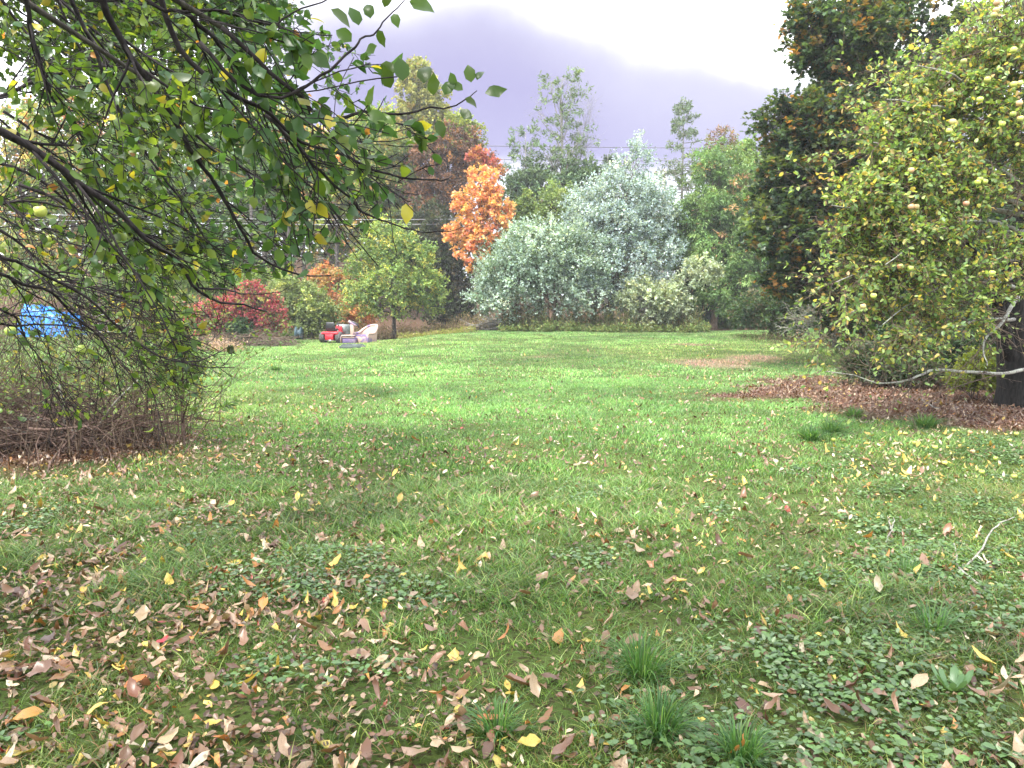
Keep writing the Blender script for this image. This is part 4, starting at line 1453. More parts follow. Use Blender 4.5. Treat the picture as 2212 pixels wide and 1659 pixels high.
# left-hand shrubs
tree('burning_bush', 'crimson leaved bush with yellowing twigs left of the red mower', 'shrub', xy(525, 742),
     [(560, 660, 48, 38, 33, 1.1), (505, 680, 56, 40, 33), (585, 695, 28, 28, 33), (460, 690, 46, 40, 33), (540, 625, 24, 14, 33, .7), (430, 700, 30, 34, 33, .7), (540, 700, 70, 26, 33, .6)],
     RED, 520, 6, 7, .105, T_DIAMOND, .34, .05, None, BARK_BROWN, stems=7, seed=87, twig_tubes=2.5)
tree('leafy_shrub', 'dark green shrub patch at the foot of the crimson bush', 'shrub', xy(520, 745), [(520, 715, 22, 20, 32)], DARKG, 50, 6, 7, .12, T_OVAL, .3, .04, None, BARK_BROWN, stems=4, seed=88)
tree('leafy_shrub', 'green shrub behind the mower, right of the crimson bush', 'shrub', xy(670, 733),
     [(655, 660, 60, 52, 38), (620, 640, 40, 40, 38.5), (690, 690, 40, 34, 37.5), (640, 705, 50, 24, 37.5, .8)],
     [((.19, .25, .08), 4), ((.13, .18, .07), 3), ((.28, .30, .11), 1.5)], 480, 6, 7, .13, T_DIAMOND, .36, .06, None, BARK_BROWN, stems=5, seed=89)
tree('leafy_shrub', 'orange and green low shrub between the green shrub and small rounded tree', 'shrub', xy(745, 727),
     [(735, 620, 40, 30, 42), (745, 670, 30, 34, 41), (700, 600, 30, 26, 43), (770, 690, 40, 26, 40)], PEACH, 260, 6, 7, .14, T_DIAMOND, .38, .05, None, BARK_BROWN, stems=4, seed=91)
tree('willow_shrub', 'light green willowy shrub rising behind the crimson bush', 'shrub', at(470, 41),
     [(450, 600, 60, 44, 41), (520, 620, 50, 30, 41), (390, 610, 60, 40, 41), (590, 600, 34, 26, 41, .7)], [((.20, .30, .07), 4), ((.15, .24, .06), 3)],
     380, 6, 8, .19, T_LANCE, .45, .06, None, BARK_BROWN, stems=6, seed=92)
tree('leafy_shrub', 'green and pinkish shrub behind the apple twigs, left of the crimson bush', 'shrub', at(390, 37),
     [(380, 670, 50, 40, 37), (330, 690, 50, 34, 37), (415, 700, 30, 26, 36)], [((.11, .17, .045), 4), ((.30, .10, .08), 1), ((.2, .22, .05), 2)], 260, 6, 7, .13, T_DIAMOND, .38, .05, None, BARK_BROWN, stems=5, seed=93)
tree('leafy_shrub', 'light green shrub at the far left behind the blue tarpaulin', 'shrub', at(150, 47),
     [(60, 610, 80, 44, 47), (180, 620, 80, 40, 47), (270, 640, 60, 46, 47), (-60, 620, 80, 44, 47)], GREEN_L, 330, 6, 7, .15, T_DIAMOND, .42, .05, None, BARK_BROWN, stems=5, seed=94)


# ------------------------------------------------------------------ thickets of stalks (stuff)
def stalks(name, label, pts, h, wig, col, r, w=.012, leafp=2, lsz=.1, lcol=None, lean=.25):
    n = len(pts)
    base = np.asarray(pts)
    H = h * r.uniform(.3, 1.15, n) * (.5 + .9 * vnoise(base[:, 0], base[:, 1], .8, 64))
    d = norm(np.stack([r.normal(size=n) * lean, r.normal(size=n) * lean, np.ones(n)], 1))
    path = np.zeros((n, 5, 3))
    path[:, 0] = base
    dd_ = d.copy()
    for k_ in range(1, 5):
        dd_ = norm(dd_ + r.normal(size=(n, 3)) * wig)
        path[:, k_] = path[:, k_ - 1] + dd_ * H[:, None] / 4
    rad = np.broadcast_to(w * .5 * np.array((1, .85, .7, .5, .25)), (n, 5))
    Gs = Geo()
    V_, f_ = tube_arrays(path, rad, 3)
    cc = np.repeat(pal_pick(col, n, r) * np.exp(r.normal(size=(n, 1)) * .2), 15, axis=0)
    Gs.add(V_, f_)
    Gs.c.append(cc)
    if leafp:
        pos, axx, nrr, _ = leaves_on(path, leafp, .15, .9, .5, r)
        V_, f_, c_ = leaf_arrays(T_LANCE if lcol is None else T_OVAL_N, pos, axx, nrr, lsz * r.uniform(.6, 1.3, len(pos)), pal_pick(lcol or col, len(pos), r) * np.exp(r.normal(size=(len(pos), 1)) * .2))
        Gs.add(V_, f_)
        Gs.c.append(c_)
    o = Gs.build(name, LEAF_FAR)
    tag(o, label, kind='stuff')
    return o


def strip(u0, u1, v0, v1, n, r, vfun=None):
    out_ = []
    for _ in range(n):
        u = r.uniform(u0, u1)
        v = r.uniform(v0, v1) if vfun is None else vfun(u) + r.uniform(v0, v1)
        out_.append(G(u, v))
    return np.array(out_)


r = np.random.default_rng(95)
REED = [((.10, .11, .045), 3), ((.07, .10, .035), 4), ((.22, .17, .08), 1.6)]


def band(x0, x1, y0, y1, n, r):
    x = r.uniform(x0 - .3, x1 + .3, n)
    q = (x - x0) / (x1 - x0)
    fr = (vnoise(x, x * 0, 1.3, 61) - .5) * .9 + (vnoise(x, x * 0, .45, 62) - .5) * .5
    y = r.uniform(y0, y1, n) + fr
    k = vnoise(x, y, .7, 63) * .8 + .35 > r.uniform(size=n)
    x, y = x[k], y[k]
    return np.stack([x, y, hgt(x, y)], 1)


stalks('undergrowth', 'tall green and straw stalks of weeds under the silver trees', band(-.2, 9.0, 36.0, 38.4, 2300, r), 1.2, .09, REED, r, .02, 4, .16, lean=.12)
stalks('undergrowth', 'low leafy weeds along the front of the silver trees', band(-0.3, 9.2, 35.4, 36.6, 900, r), .5, .14, [((.09, .14, .045), 3), ((.17, .17, .06), 2)], r, .016, 7, .11, [((.13, .19, .06), 3), ((.22, .22, .08), 1)])
stalks('undergrowth', 'dry tan grass and weeds behind the chairs', band(-9, -1, 37.5, 41, 1500, r), .8, .09, [((.32, .24, .15), 3), ((.2, .19, .07), 2), ((.13, .10, .07), 2)], r, .016, 3, .13, lean=.2)
stalks('undergrowth', 'short yellow green weeds along the raised lawn edge', band(-5.2, -2, 36.2, 37.6, 420, r), .32, .1, [((.24, .28, .06), 3), ((.3, .26, .1), 2)], r, .014, 5, .1)
stalks('dry_grass', 'pale pinkish dry grass in front of the crimson bush', np.concatenate([band(-11.8, -10.2, 25.8, 27.6, 500, r)]), .62, .06, [((.42, .30, .23), 3), ((.34, .24, .18), 2)], r, .009, 2, .12, lean=.22)
stalks('undergrowth', 'tangled brown stems along the right lawn edge below the shrubs', band(9.5, 15, 22, 31, 900, r), .7, .14, [((.12, .07, .05), 3), ((.10, .10, .05), 2)], r, .014, 3, .1, lean=.35)
stalks('undergrowth', 'dim green weeds on the ground beneath the light green tree', band(9, 26, 39.5, 46, 1500, r), .45, .12, [((.07, .11, .04), 3), ((.10, .13, .05), 2)], r, .02, 5, .16, lean=.3)
stalks('undergrowth', 'dark mixed weeds behind the mower and along the left shrubs', band(-21, -8.5, 36.4, 39.5, 1300, r), .5, .12, [((.11, .14, .05), 3), ((.2, .17, .09), 2)], r, .02, 5, .14, lean=.3)

# brushwood at the foot of the crimson bush and log pile by the silver tree
def brush(name, label, cat, c, ext, n, L, rad, bark, seed, arch=.3):
    r_ = np.random.default_rng(seed)
    c = np.array(c, float)
    root_ = thing(name, label, cat, (c[0], c[1], float(hgt(c[0], c[1]))))
    st = c + r_.uniform(-1, 1, (n, 3)) * np.array(ext) * np.array((1, 1, 0))
    st[:, 2] = hgt(st[:, 0], st[:, 1]) + r_.uniform(0.01, 1, n) * ext[2] * (1 - .6 * np.abs(st[:, 0] - c[0]) / ext[0])
    yaw_ = r_.normal(size=n) * .75 + np.where(r_.uniform(size=n) < .5, 0, pi)
    d = np.stack([np.cos(yaw_), np.sin(yaw_), r_.normal(size=n) * .25], 1)
    path = np.zeros((n, 6, 3))
    path[:, 0] = st
    l = L * r_.uniform(.4, 1.2, (n, 1))
    for k_ in range(1, 6):
        d = norm(d + r_.normal(size=(n, 3)) * .13 + np.array((0, 0, arch * (.5 - k_ / 5))))
        path[:, k_] = path[:, k_ - 1] + d * l / 5
    g_ = hgt(path[..., 0], path[..., 1]) + .01
    path[..., 2] = np.maximum(path[..., 2], g_)
    rr_ = rad * np.exp(r_.normal(size=(n, 1)) * .5) * np.linspace(1, .4, 6)[None]
    Gb = Geo()
    Gb.add(*tube_arrays(path, rr_, 5))
    Gb.build('sticks', bark, root_, True)['kind'] = 'stuff'
    return root_, path, rr_


brush('brush_pile', 'heap of dark sticks under the crimson bush', 'brush pile', (-11.4, 31.6, 0), (2.0, .7, .55), 420, 1.0, .012, BARK_BROWN, 1)
c_ = G(1075, 708)
c_ = (c_[0] * 38 / c_[1] if c_[1] > 0 else -1, 38.3, 0)
brush('brush_pile', 'stack of weathered grey logs and sticks left of the silver trees', 'brush pile', (-0.9, 38.2, 0), (.9, .5, .6), 120, 1.1, .035, BARK_GREY, 2, 0)

# ------------------------------------------------------------------ objects on the lawn
RED_P = paint_mat('red_paint', (.50, .015, .03), .35, 0, (.36, .02, .03), 6)
BLACK_P = paint_mat('black_plastic', (.025, .026, .03), .45)
RUBBER = paint_mat('tyre_rubber', (.035, .034, .034), .8, 0, (.09, .085, .08), 20, bump=.3)
GREY_P = paint_mat('grey_hood', (.22, .24, .25), .4, 0, (.15, .17, .16), 5)
METAL = paint_mat('bare_metal', (.45, .45, .45), .4, .8)
WHITE_P = paint_mat('white_rim', (.65, .65, .62), .5)
TANP = paint_mat('faded_wicker', (.40, .28, .23), .75, 0, (.16, .115, .22), 2.6, .5, .62, bump=.5)
PURP = paint_mat('purple_wicker', (.12, .085, .20), .75, 0, (.24, .17, .20), 4, .5, .75, bump=.5)

TH = radians(-13)
mp_ = G(716, 741)
mp_ = np.array((mp_[0] * 33.5 / mp_[1], 33.5, float(hgt(mp_[0] * 33.5 / mp_[1], 33.5))))
mow = thing('riding_mower', 'red riding lawn mower with black seat, seen from behind', 'mower', mp_, None, TH)
mow.scale = (.98, .98, .98)


def B(name, mat, parent, fn, sm=False):
    g_ = Geo()
    fn(g_)
    return g_.build(name, mat, parent, sm, (0, 0, 0))


B('rear_fender', RED_P, mow, lambda g_: (g_.box((0, .12, .49), (.84, .60, .09), bev=.04, taper=.94), g_.box((0, -.17, .46), (.80, .06, .10), bev=.02)), True)
B('rear_panel', RED_P, mow, lambda g_: g_.box((0, -.10, .29), (.40, .30, .25), bev=.02), True)
B('hitch_plate', METAL, mow, lambda g_: (g_.box((0, -.2, .15), (.5, .12, .012)), g_.box((.05, -.24, .13), (.12, .05, .1), bev=.01)))
B('chassis', BLACK_P, mow, lambda g_: g_.box((0, .75, .30), (.34, 1.5, .12), bev=.01))
B('rear_axle', BLACK_P, mow, lambda g_: g_.tube([(-.42, .08, .25), (.42, .08, .25)], .035, 10))
seat = B('seat', BLACK_P, mow, lambda g_: g_.box((-.03, .22, .62), (.46, .46, .12), bev=.05), True)
B('seat_back', BLACK_P, seat, lambda g_: g_.box((-.03, -.01, .80), (.48, .11, .34), bev=.05, taper=.85, rx=.12), True)
B('seat_spring', METAL, mow, lambda g_: (g_.tube([(-.15, .1, .53), (-.15, .05, .6)], .02, 6), g_.tube([(.1, .1, .53), (.1, .05, .6)], .02, 6), g_.box((0, .05, .57), (.34, .03, .02))))
B('hood', GREY_P, mow, lambda g_: (g_.box((0, 1.25, .64), (.58, .80, .42), bev=.10, taper=.86), g_.box((0, 1.32, .42), (.54, .76, .12), bev=.03)), True)
B('dashboard', RED_P, mow, lambda g_: (g_.box((0, .80, .62), (.34, .12, .36), bev=.04, taper=.9), g_.box((.27, .3, .6), (.07, .05, .22), bev=.01)), True)
B('steering_column', BLACK_P, mow, lambda g_: g_.tube([(0, .80, .75), (0, .66, .90)], .025, 8))
ring_pts = [(.19 * cos(t_), .66 + .15 * sin(t_), .90 + .10 * sin(t_)) for t_ in np.linspace(0, 2 * pi, 25)]
B('steering_wheel', BLACK_P, mow, lambda g_: (g_.tube(ring_pts, .016, 6), g_.tube([(-.19, .66, .90), (.19, .66, .90)], .012, 6), g_.tube([(0, .51, .80), (0, .81, 1.0)], .012, 6)))
B('mower_deck', RED_P, mow, lambda g_: (g_.box((.05, .72, .17), (1.02, .62, .14), bev=.05, taper=.9), g_.box((.66, .74, .13), (.24, .3, .05), bev=.015)), True)
B('fuel_cap', METAL, mow, lambda g_: g_.lathe((.34, .0, .545), [(.03, 0), (.03, .04), (.02, .045)], n=10))
for sx_, sy_, R_, W_ in ((-.40, .04, .27, .25), (.40, .04, .27, .25), (-.36, 1.38, .19, .15), (.36, 1.38, .19, .15)):
    w_ = bpy.data.objects.new('wheel', None)
    COL.objects.link(w_)
    w_.parent = mow
    w_.location = (sx_, sy_, R_)
    pr = [(R_ * .5, -W_ / 2), (R_ * .85, -W_ / 2), (R_ * .98, -W_ * .36), (R_, -W_ * .2), (R_ * 1.01, 0), (R_, W_ * .2), (R_ * .98, W_ * .36), (R_ * .85, W_ / 2), (R_ * .5, W_ / 2)]
    B('tyre', RUBBER, w_, lambda g_: g_.lathe((0, 0, 0), pr, 'x', 28), True)
    s_ = 1 if sx_ > 0 else -1
    B('rim', WHITE_P, w_, lambda g_: g_.lathe((0, 0, 0), [(.02, -W_ * .3), (R_ * .52, -W_ * .44), (R_ * .52, W_ * .44), (.05, W_ * .3), (.04, W_ * .5), (.01, W_ * .5)] if s_ > 0 else
                                              [(.01, -W_ * .5), (.04, -W_ * .5), (.05, -W_ * .3), (R_ * .52, -W_ * .44), (R_ * .52, W_ * .44), (.02, W_ * .3)], 'x', 20), True)


def barrel_chair(label, pos, rz, hback, mat_shell, mat_front, hfun, scale=1.0):
    root_ = thing('wicker_armchair', label, 'chair', pos, None, rz)
    root_.scale = (scale * 1.12, scale * 1.05, scale)
    # U-shaped shell, opening to -y
    n_ = 41
    ts = np.linspace(-1, 1, n_)
    g_ = Geo()
    outer, inner = [], []
    pts_t = []
    for t in ts:
        a_ = t * pi / 2 * 1.0
        # straight arms then round back
        if abs(t) > .62:
            sgn = 1 if t > 0 else -1
            q = (abs(t) - .62) / .38
            cxy = np.array((sgn * .36, .12 - q * .46))
            nrm_ = np.array((sgn, 0))
        else:
            b_ = t / .62 * pi / 2
            cxy = np.array((.36 * sin(b_), .12 + .30 * cos(b_)))
            nrm_ = norm(np.array((sin(b_), cos(b_))))
        h_ = hfun(t)
        flare = .05 * (h_ / .9)
        outer.append([(*(cxy + nrm_ * .035), 0.0), (*(cxy + nrm_ * (.045 + flare * .5)), h_ * .6), (*(cxy + nrm_ * (.05 + flare)), h_)])
        inner.append([(*(cxy - nrm_ * .035), 0.0), (*(cxy - nrm_ * (.03 - flare * .5)), h_ * .6), (*(cxy + nrm_ * (flare - .02)), h_)])
        pts_t.append((*(cxy + nrm_ * (flare + .015)), h_))
    O, I = np.array(outer), np.array(inner)
    V_ = np.concatenate([O.reshape(-1, 3), I.reshape(-1, 3)])
    M_ = n_ * 3
    fs_ = []
    for i_ in range(n_ - 1):
        for j_ in range(2):
            a_ = i_ * 3 + j_
            fs_.append((a_, a_ + 1, a_ + 4, a_ + 3))
            fs_.append((M_ + a_, M_ + a_ + 3, M_ + a_ + 4, M_ + a_ + 1))
        fs_.append((i_ * 3 + 2, M_ + i_ * 3 + 2, M_ + i_ * 3 + 5, i_ * 3 + 5))
    for e in (0, n_ - 1):
        for j_ in range(2):
            a_ = e * 3 + j_
            fs_.append((a_, M_ + a_, M_ + a_ + 1, a_ + 1) if e else (a_, a_ + 1, M_ + a_ + 1, M_ + a_))
    g_.add(V_, [np.array(fs_)])
    g_.build('backrest', mat_shell, root_, True, (0, 0, 0))
    B('rolled_rim', TANP, root_, lambda q_: q_.tube(np.array(pts_t), .06, 8), True)
    for sgn in (-1, 1):
        h_ = hfun(sgn * 1.0)
        B('arm_front', TANP, root_, lambda q_: q_.box((sgn * .375, -.35, h_ / 2), (.13, .06, h_), bev=.02), True)
    B('seat', mat_front, root_, lambda q_: q_.box((0, .02, .33), (.64, .70, .10), bev=.03), True)
    B('front_panel', TANP, root_, lambda q_: q_.box((0, -.315, .155), (.62, .05, .30), bev=.01), True)
    return root_


def hf(t):
    return .43 + .36 * float(ss(-.80, .0, t)) * (1 - float(ss(.30, .74, t)))


cx_, cy_ = at(790, 33.6)
barrel_chair('faded tan and purple wicker armchair with a high curved back by the mower', (cx_, cy_, float(hgt(cx_, cy_))), radians(-30), .9, TANP, PURP, hf, 1.0)

# broken chair lying open, seen from the side
cx_, cy_ = at(757, 33.4)
st_ = thing('broken_chair', 'broken low purple chair with a tall tan post and dark rag', 'chair', (cx_, cy_, float(hgt(cx_, cy_))), None, radians(-8))
B('seat_box', PURP, st_, lambda g_: g_.box((0.02, 0, .15), (.62, .5, .28), bev=.03), True)
B('arm_rail', TANP, st_, lambda g_: (g_.tube([(-.33, -.28, .02), (-.33, -.28, .30), (-.28, -.28, .37), (.33, -.28, .37)], .035, 8), g_.tube([(-.33, .25, .02), (-.33, .25, .36), (.33, .25, .37)], .035, 8)), True)
B('back_post', TANP, st_, lambda g_: g_.box((.12, -.05, .62), (.17, .10, .60), bev=.03, rx=0), True)
bk = B('back_top', TANP, st_, lambda g_: g_.tube([(-.04, -.05, 1.02), (.04, -.05, .95), (.22, -.05, .85), (.36, -.05, .80)], [.06, .065, .06, .04], 8), True)
B('dark_rag', BLACK_P, st_, lambda g_: (g_.tube([(.02, -.03, 1.02), (.2, -.03, .95), (.36, -.04, .86), (.44, -.04, .70)], [.03, .05, .05, .02], 8)), True)
B('crossbar', TANP, st_, lambda g_: g_.box((.02, -.26, .29), (.66, .03, .05), bev=.01))

# round green lid in the lawn
g = G(762, 752)
g = np.array((g[0] * 28.5 / g[1], 28.5, float(hgt(g[0] * 28.5 / g[1], 28.5))))
lidm = paint_mat('lid_green_grey', (.03, .045, .04), .7, 0, (.10, .12, .11), 2.5, .5, .75, bump=.3)
lid = thing('septic_lid', 'low round dark green lid set in the lawn before the chairs', 'lid', g)
B('base_ring', lidm, lid, lambda g_: g_.lathe((0, 0, -.05), [(.50, 0), (.51, .12), (.47, .145), (.30, .15)], n=36), True)
B('cover', lidm, lid, lambda g_: g_.lathe((0, 0, .06), [(.44, 0), (.44, .05), (.40, .075), (.15, .09), (.02, .092)], n=36), True)
B('rib', lidm, lid, lambda g_: [g_.box((.25 * cos(a_), .25 * sin(a_), .142), (.28, .03, .02), a_) for a_ in np.arange(0, 2 * pi, pi / 4)])

# blue barrel-like cover on the ground by the green shrub (far, small)
gb = at(647, 36.8)
tarp2 = paint_mat('blue_grey_cover', (.06, .11, .14), .5)
o = B('garden_hose_reel', tarp2, None, lambda g_: (g_.lathe((0, 0, .12), [(.02, -.16), (.32, -.15), (.33, -.1), (.18, -.08), (.18, .08), (.33, .1), (.32, .15), (.02, .16)], 'x', 20),), True)
o.location = (gb[0], gb[1], float(hgt(*gb)) + .2)
tag(o, 'small blue grey reel in the leaves behind the mower', 'reel')

# blue tarpaulin heap and grey frame far left
BLUE = paint_mat('blue_tarpaulin', (.012, .17, .62), .42, 0, (.02, .25, .75), 3, bump=.4)
r = np.random.default_rng(5)
cx_, cy_ = at(116, 42)
nU, nV = 44, 22
Vt = []
for j_ in range(nV):
    for i_ in range(nU):
        s_, t_ = i_ / (nU - 1), j_ / (nV - 1)
        x_ = (s_ - .5) * 2.7
        y_ = (t_ - .5) * 2.2
        ed = min(s_, 1 - s_, t_, 1 - t_)
        h_ = 1.75 * min(1, (ed / .13)) ** .5 if ed > 0 else 0
        h_ *= .86 + .14 * sin(s_ * 5 + 1)
        h_ += .05 * sin(x_ * 9 + y_ * 3) * sin(y_ * 7) + .025 * sin(x_ * 23 + 2 * sin(y_ * 9))
        Vt.append((x_, y_, max(h_, .0)))
fs_ = [(j_ * nU + i_, j_ * nU + i_ + 1, (j_ + 1) * nU + i_ + 1, (j_ + 1) * nU + i_) for j_ in range(nV - 1) for i_ in range(nU - 1)]
g_ = Geo().add(np.array(Vt), [np.array(fs_)])
o = g_.build('tarpaulin', BLUE, None, True, (cx_, cy_, float(hgt(cx_, cy_)) + .005))
tag(o, 'bright blue tarpaulin over a low stack, behind the apple twigs at the left', 'tarpaulin')
FR = paint_mat('grey_metal_frame', (.38, .38, .40), .5, .3)
cx_, cy_ = at(252, 41)
fr_ = thing('metal_rack', 'grey metal rack of thin bars right of the blue tarpaulin', 'rack', (cx_, cy_, float(hgt(cx_, cy_))))
fr_.scale = (1.6, 1.6, 1.6)
for sx_ in (-.62, .62):
    for sy_ in (-.3, .3):
        B('leg', FR, fr_, lambda g_: g_.tube([(sx_, sy_, 0), (sx_, sy_, .78)], .022, 6))
for z_ in (.18, .45, .76):
    B('rail', FR, fr_, lambda g_: [g_.tube([(-.62, sy_, z_), (.62, sy_, z_)], .016, 6) for sy_ in (-.3, .3)] + [g_.tube([(sx_, -.3, z_), (sx_, .3, z_)], .016, 6) for sx_ in (-.62, .62)])
for q in range(9):
    B('bar', FR, fr_, lambda g_: g_.tube([(-.5 + q * .125, -.3, .18), (-.5 + q * .125, -.3, .76)], .009, 5))

# post in the right hedge line
gp = xy(1823, 757)
WOODM = bark_mat('weathered_post', (.20, .17, .145), (.34, .30, .26))
o = B('wooden_post', WOODM, None, lambda g_: g_.box((0, 0, .30), (.13, .13, .68), bev=.012))
o.location = (gp[0], gp[1], float(hgt(*gp)))
tag(o, 'short grey wooden post at the right lawn edge under the maple', 'post')

# power lines
WIRE = paint_mat('cable', (.10, .10, .12), .5)
POLE = bark_mat('pole_wood', (.36, .30, .26), (.46, .40, .35))


def pole(u, d, vt, lab):
    x_, y_ = at(u, d)
    z_ = float(hgt(x_, y_))
    t_ = P(u, vt, d)[2]
    rt = thing('utility_pole', lab, 'pole', (x_, y_, z_))
    B('shaft', POLE, rt, lambda g_: g_.tube([(0, 0, -.2), (0, 0, (t_ - z_) * .5), (0, 0, t_ - z_)], [.17, .15, .12], 10), True)
    B('crossarm', POLE, rt, lambda g_: g_.box((0, -.17, t_ - z_ - .3), (1.8, .1, .12)))
    for q_ in (-.75, .75):
        B('insulator', WHITE_P, rt, lambda g_: g_.lathe((q_, -.17, t_ - z_ - .24), [(.03, 0), (.05, .05), (.03, .1)], n=8))
    return rt


pole(1427, 59, 365, 'weathered utility pole rising behind the silver tree top')
pole(222, 47, 400, 'pale utility pole behind the thick apple branch at the left')
for (u0, v0, u1, v1, d0, d1, rad, lab) in ((300, 300, 2500, 318, 62, 58, .028, 'upper of two thin cables crossing the sky gap'), (300, 330, 2500, 345, 62, 58, .024, 'lower of two thin cables crossing the sky gap'),
                                           (-200, 452, 1300, 468, 44, 46, .013, 'upper of the two pale cables behind the apple twigs'), (-200, 464, 1300, 478, 44, 46, .012, 'lower of the two pale cables behind the apple twigs')):
    a_, b_ = P(u0, v0, d0), P(u1, v1, d1)
    t_ = np.linspace(0, 1, 40)[:, None]
    pp = a_ * (1 - t_) + b_ * t_
    pp[:, 2] -= (4 * t_ * (1 - t_))[:, 0] * .35
    gg = Geo()
    gg.tube(pp, rad, 6)
    o = gg.build('power_line', WIRE if d0 > 50 else FR, None)
    tag(o, lab, 'cable', 'power lines')

# ------------------------------------------------------------------ brush pile and brier thicket, left foreground
bp_root, bpath, brad = brush('brush_pile', 'sprawling heap of brown brushwood and dead briers at the left edge', 'brush pile', (-6.9, 8.6, 0), (2.5, .9, .66), 1900, 1.1, .0052, BARK_BRIER, 3, .5)
r = np.random.default_rng(33)
# thick pale sticks
for (pts, rr) in (([(60, 905), (120, 915), (165, 935)], .03), ([(0, 925), (70, 935)], .025), ([(180, 975), (240, 880), (300, 820)], .014), ([(120, 985), (140, 900), (128, 830)], .016)):
    pp = []
    for k_, (u, v) in enumerate(pts):
        pp.append(P(u, v, 8.2 - .1 * k_))
    gg = Geo()
    gg.tube(resample(np.array(pp), 8), rr * np.linspace(1, .7, 8), 7)
    gg.build('stick', BARK_GREY, bp_root, True)
# upright thin stems with small leaves
th = thing('brier_thicket', 'tall thin-stemmed thicket with small green leaves left of the lawn', 'shrub', (-5.2, 8.4, float(hgt(-5.2, 8.4))))
n = 620
st = np.stack([r.uniform(-7.8, -3.7, n), 8.3 + r.normal(size=n) * .55, np.zeros(n)], 1)
st[:, 2] = hgt(st[:, 0], st[:, 1])
path = np.zeros((n, 9, 3))
path[:, 0] = st
d = norm(np.stack([r.normal(size=n) * .22 + .05, r.normal(size=n) * .18, np.ones(n)], 1))
H = r.uniform(.8, 2.3, n)
for k_ in range(1, 9):
    d = norm(d + r.normal(size=(n, 3)) * .07 + np.stack([(d[:, 0]) * .1, d[:, 1] * .1, np.full(n, -.03)], 1))
    path[:, k_] = path[:, k_ - 1] + d * H[:, None] / 8
rad = np.broadcast_to((r.uniform(.0022, .0055, (n, 1))) * np.linspace(1, .3, 9)[None], (n, 9))
side, srad, _ = grow(path, rad, 4, (.25, 1), (.2, .6), (.4, 1.0), (0, 0, .1), .14, 5, .6, r, .0016)
Gs = Geo()
Gs.add(*tube_arrays(path, rad, 5))
Gs.add(*tube_arrays(side, srad, 4))
Gs.build('stems', bark_mat('bark_stem', (.07, .048, .035), (.15, .11, .08)), th, True)['kind'] = 'stuff'
pos, axx, nrr, _ = leaves_on(side, 4, .2, .8, .7, r)
pos2, axx2, nrr2, _ = leaves_on(path[:, 4:], 3, .1, .8, .7, r)
pos, axx, nrr = np.concatenate([pos, pos2]), np.concatenate([axx, axx2]), np.concatenate([nrr, nrr2])
uu, vv, _ = proj(pos)
k_ = r.uniform(size=len(pos)) < np.where(uu > 330, 1.0, .6)
k_ &= (vv < 905) | (r.uniform(size=len(pos)) < .15)
pos, axx, nrr = pos[k_], axx[k_], nrr[k_]
V_, f_, c_ = leaf_arrays(T_OVAL, pos, axx, nrr, r.uniform(.025, .055, len(pos)), pal_pick([((.09, .15, .045), 4), ((.14, .2, .06), 2), ((.3, .28, .08), .7)], len(pos), r))
link('crown', mesh_np('crown', V_, f_, LEAF, c_), th)['kind'] = 'stuff'
# denser leafy shoots at the right end of the thicket
tree('privet_bush', 'small fresh green leafy bush at the right end of the thin thicket', 'shrub', at(385, 8.3),
     [(395, 800, 40, 55, 8.2), (370, 740, 50, 55, 8.4, .8), (330, 690, 60, 50, 8.6, .5), (410, 860, 22, 34, 8.1, .4)], [((.10, .17, .05), 4), ((.15, .22, .06), 2), ((.32, .30, .07), .6)],
     95, 6, 7, .042, T_OVAL, .2, .014, None, BARK_BRIER, stems=4, seed=101, mat=LEAF, twig_tubes=.7)
# a long leaning shoot
root = thing('leaning_shoot', 'long bare shoot leaning right with a tuft of narrow leaves at its tip', 'shoot', G(395, 985))
pp = resample(np.array([G(395, 985) + (0, 0, .0), P(430, 935, 8.0), P(470, 890, 7.9), P(512, 862, 7.9)]), 12)
gg = Geo()
gg.tube(pp, np.linspace(.006, .002, 12), 6)
gg.build('stem', BARK_BRIER, root, True)
pos, axx, nrr, _ = leaves_on(pp[None, 7:], 34, .05, .9, .5, r)
V_, f_, c_ = leaf_arrays(T_LANCE, pos, axx, nrr, r.uniform(.06, .10, len(pos)), pal_pick(PAL_WEED, len(pos), r))
link('leaves', mesh_np('leaves', V_, f_, LEAF, c_), root)['kind'] = 'stuff'


# ------------------------------------------------------------------ apple helper
def lathe_mesh(name, prof, mat, cols, n=16):
    a_ = np.arange(n) * 2 * pi / n
    V_ = np.concatenate([np.stack([r0 * np.cos(a_), r0 * np.sin(a_), np.full(n, h0)], 1) for r0, h0 in prof])
    i_ = np.arange(n)
    j_ = (i_ + 1) % n
    fs_ = [np.stack([i_ + n * k0, j_ + n * k0, j_ + n * k0 + n, i_ + n * k0 + n], 1) for k0 in range(len(prof) - 1)]
    return V_, fs_


APM = leaf_mat('apple_skin', 0, .35, .5, objvar=True)


def apple_meshes():
    out_ = []
    prof = [(.004, .30), (.10, .36), (.25, .42), (.40, .36), (.49, .18), (.5, 0), (.45, -.2), (.33, -.37), (.18, -.43), (.06, -.40), (.003, -.36)]
    for c1, c2 in (((.42, .46, .10), (.42, .46, .10)), ((.40, .42, .12), (.52, .16, .10)), ((.48, .40, .16), (.50, .24, .15)), ((.30, .38, .06), (.34, .40, .08))):
        V_, fs_ = lathe_mesh('apple', prof, None, None)
        w_ = np.clip(V_[:, 0:1] * 1.2 + .4 + .4 * V_[:, 2:3], 0, 1)
        cc = np.array(c1) * (1 - w_) + np.array(c2) * w_
        out_.append(mesh_np('flesh', V_, fs_, APM, cc, True))
    return out_


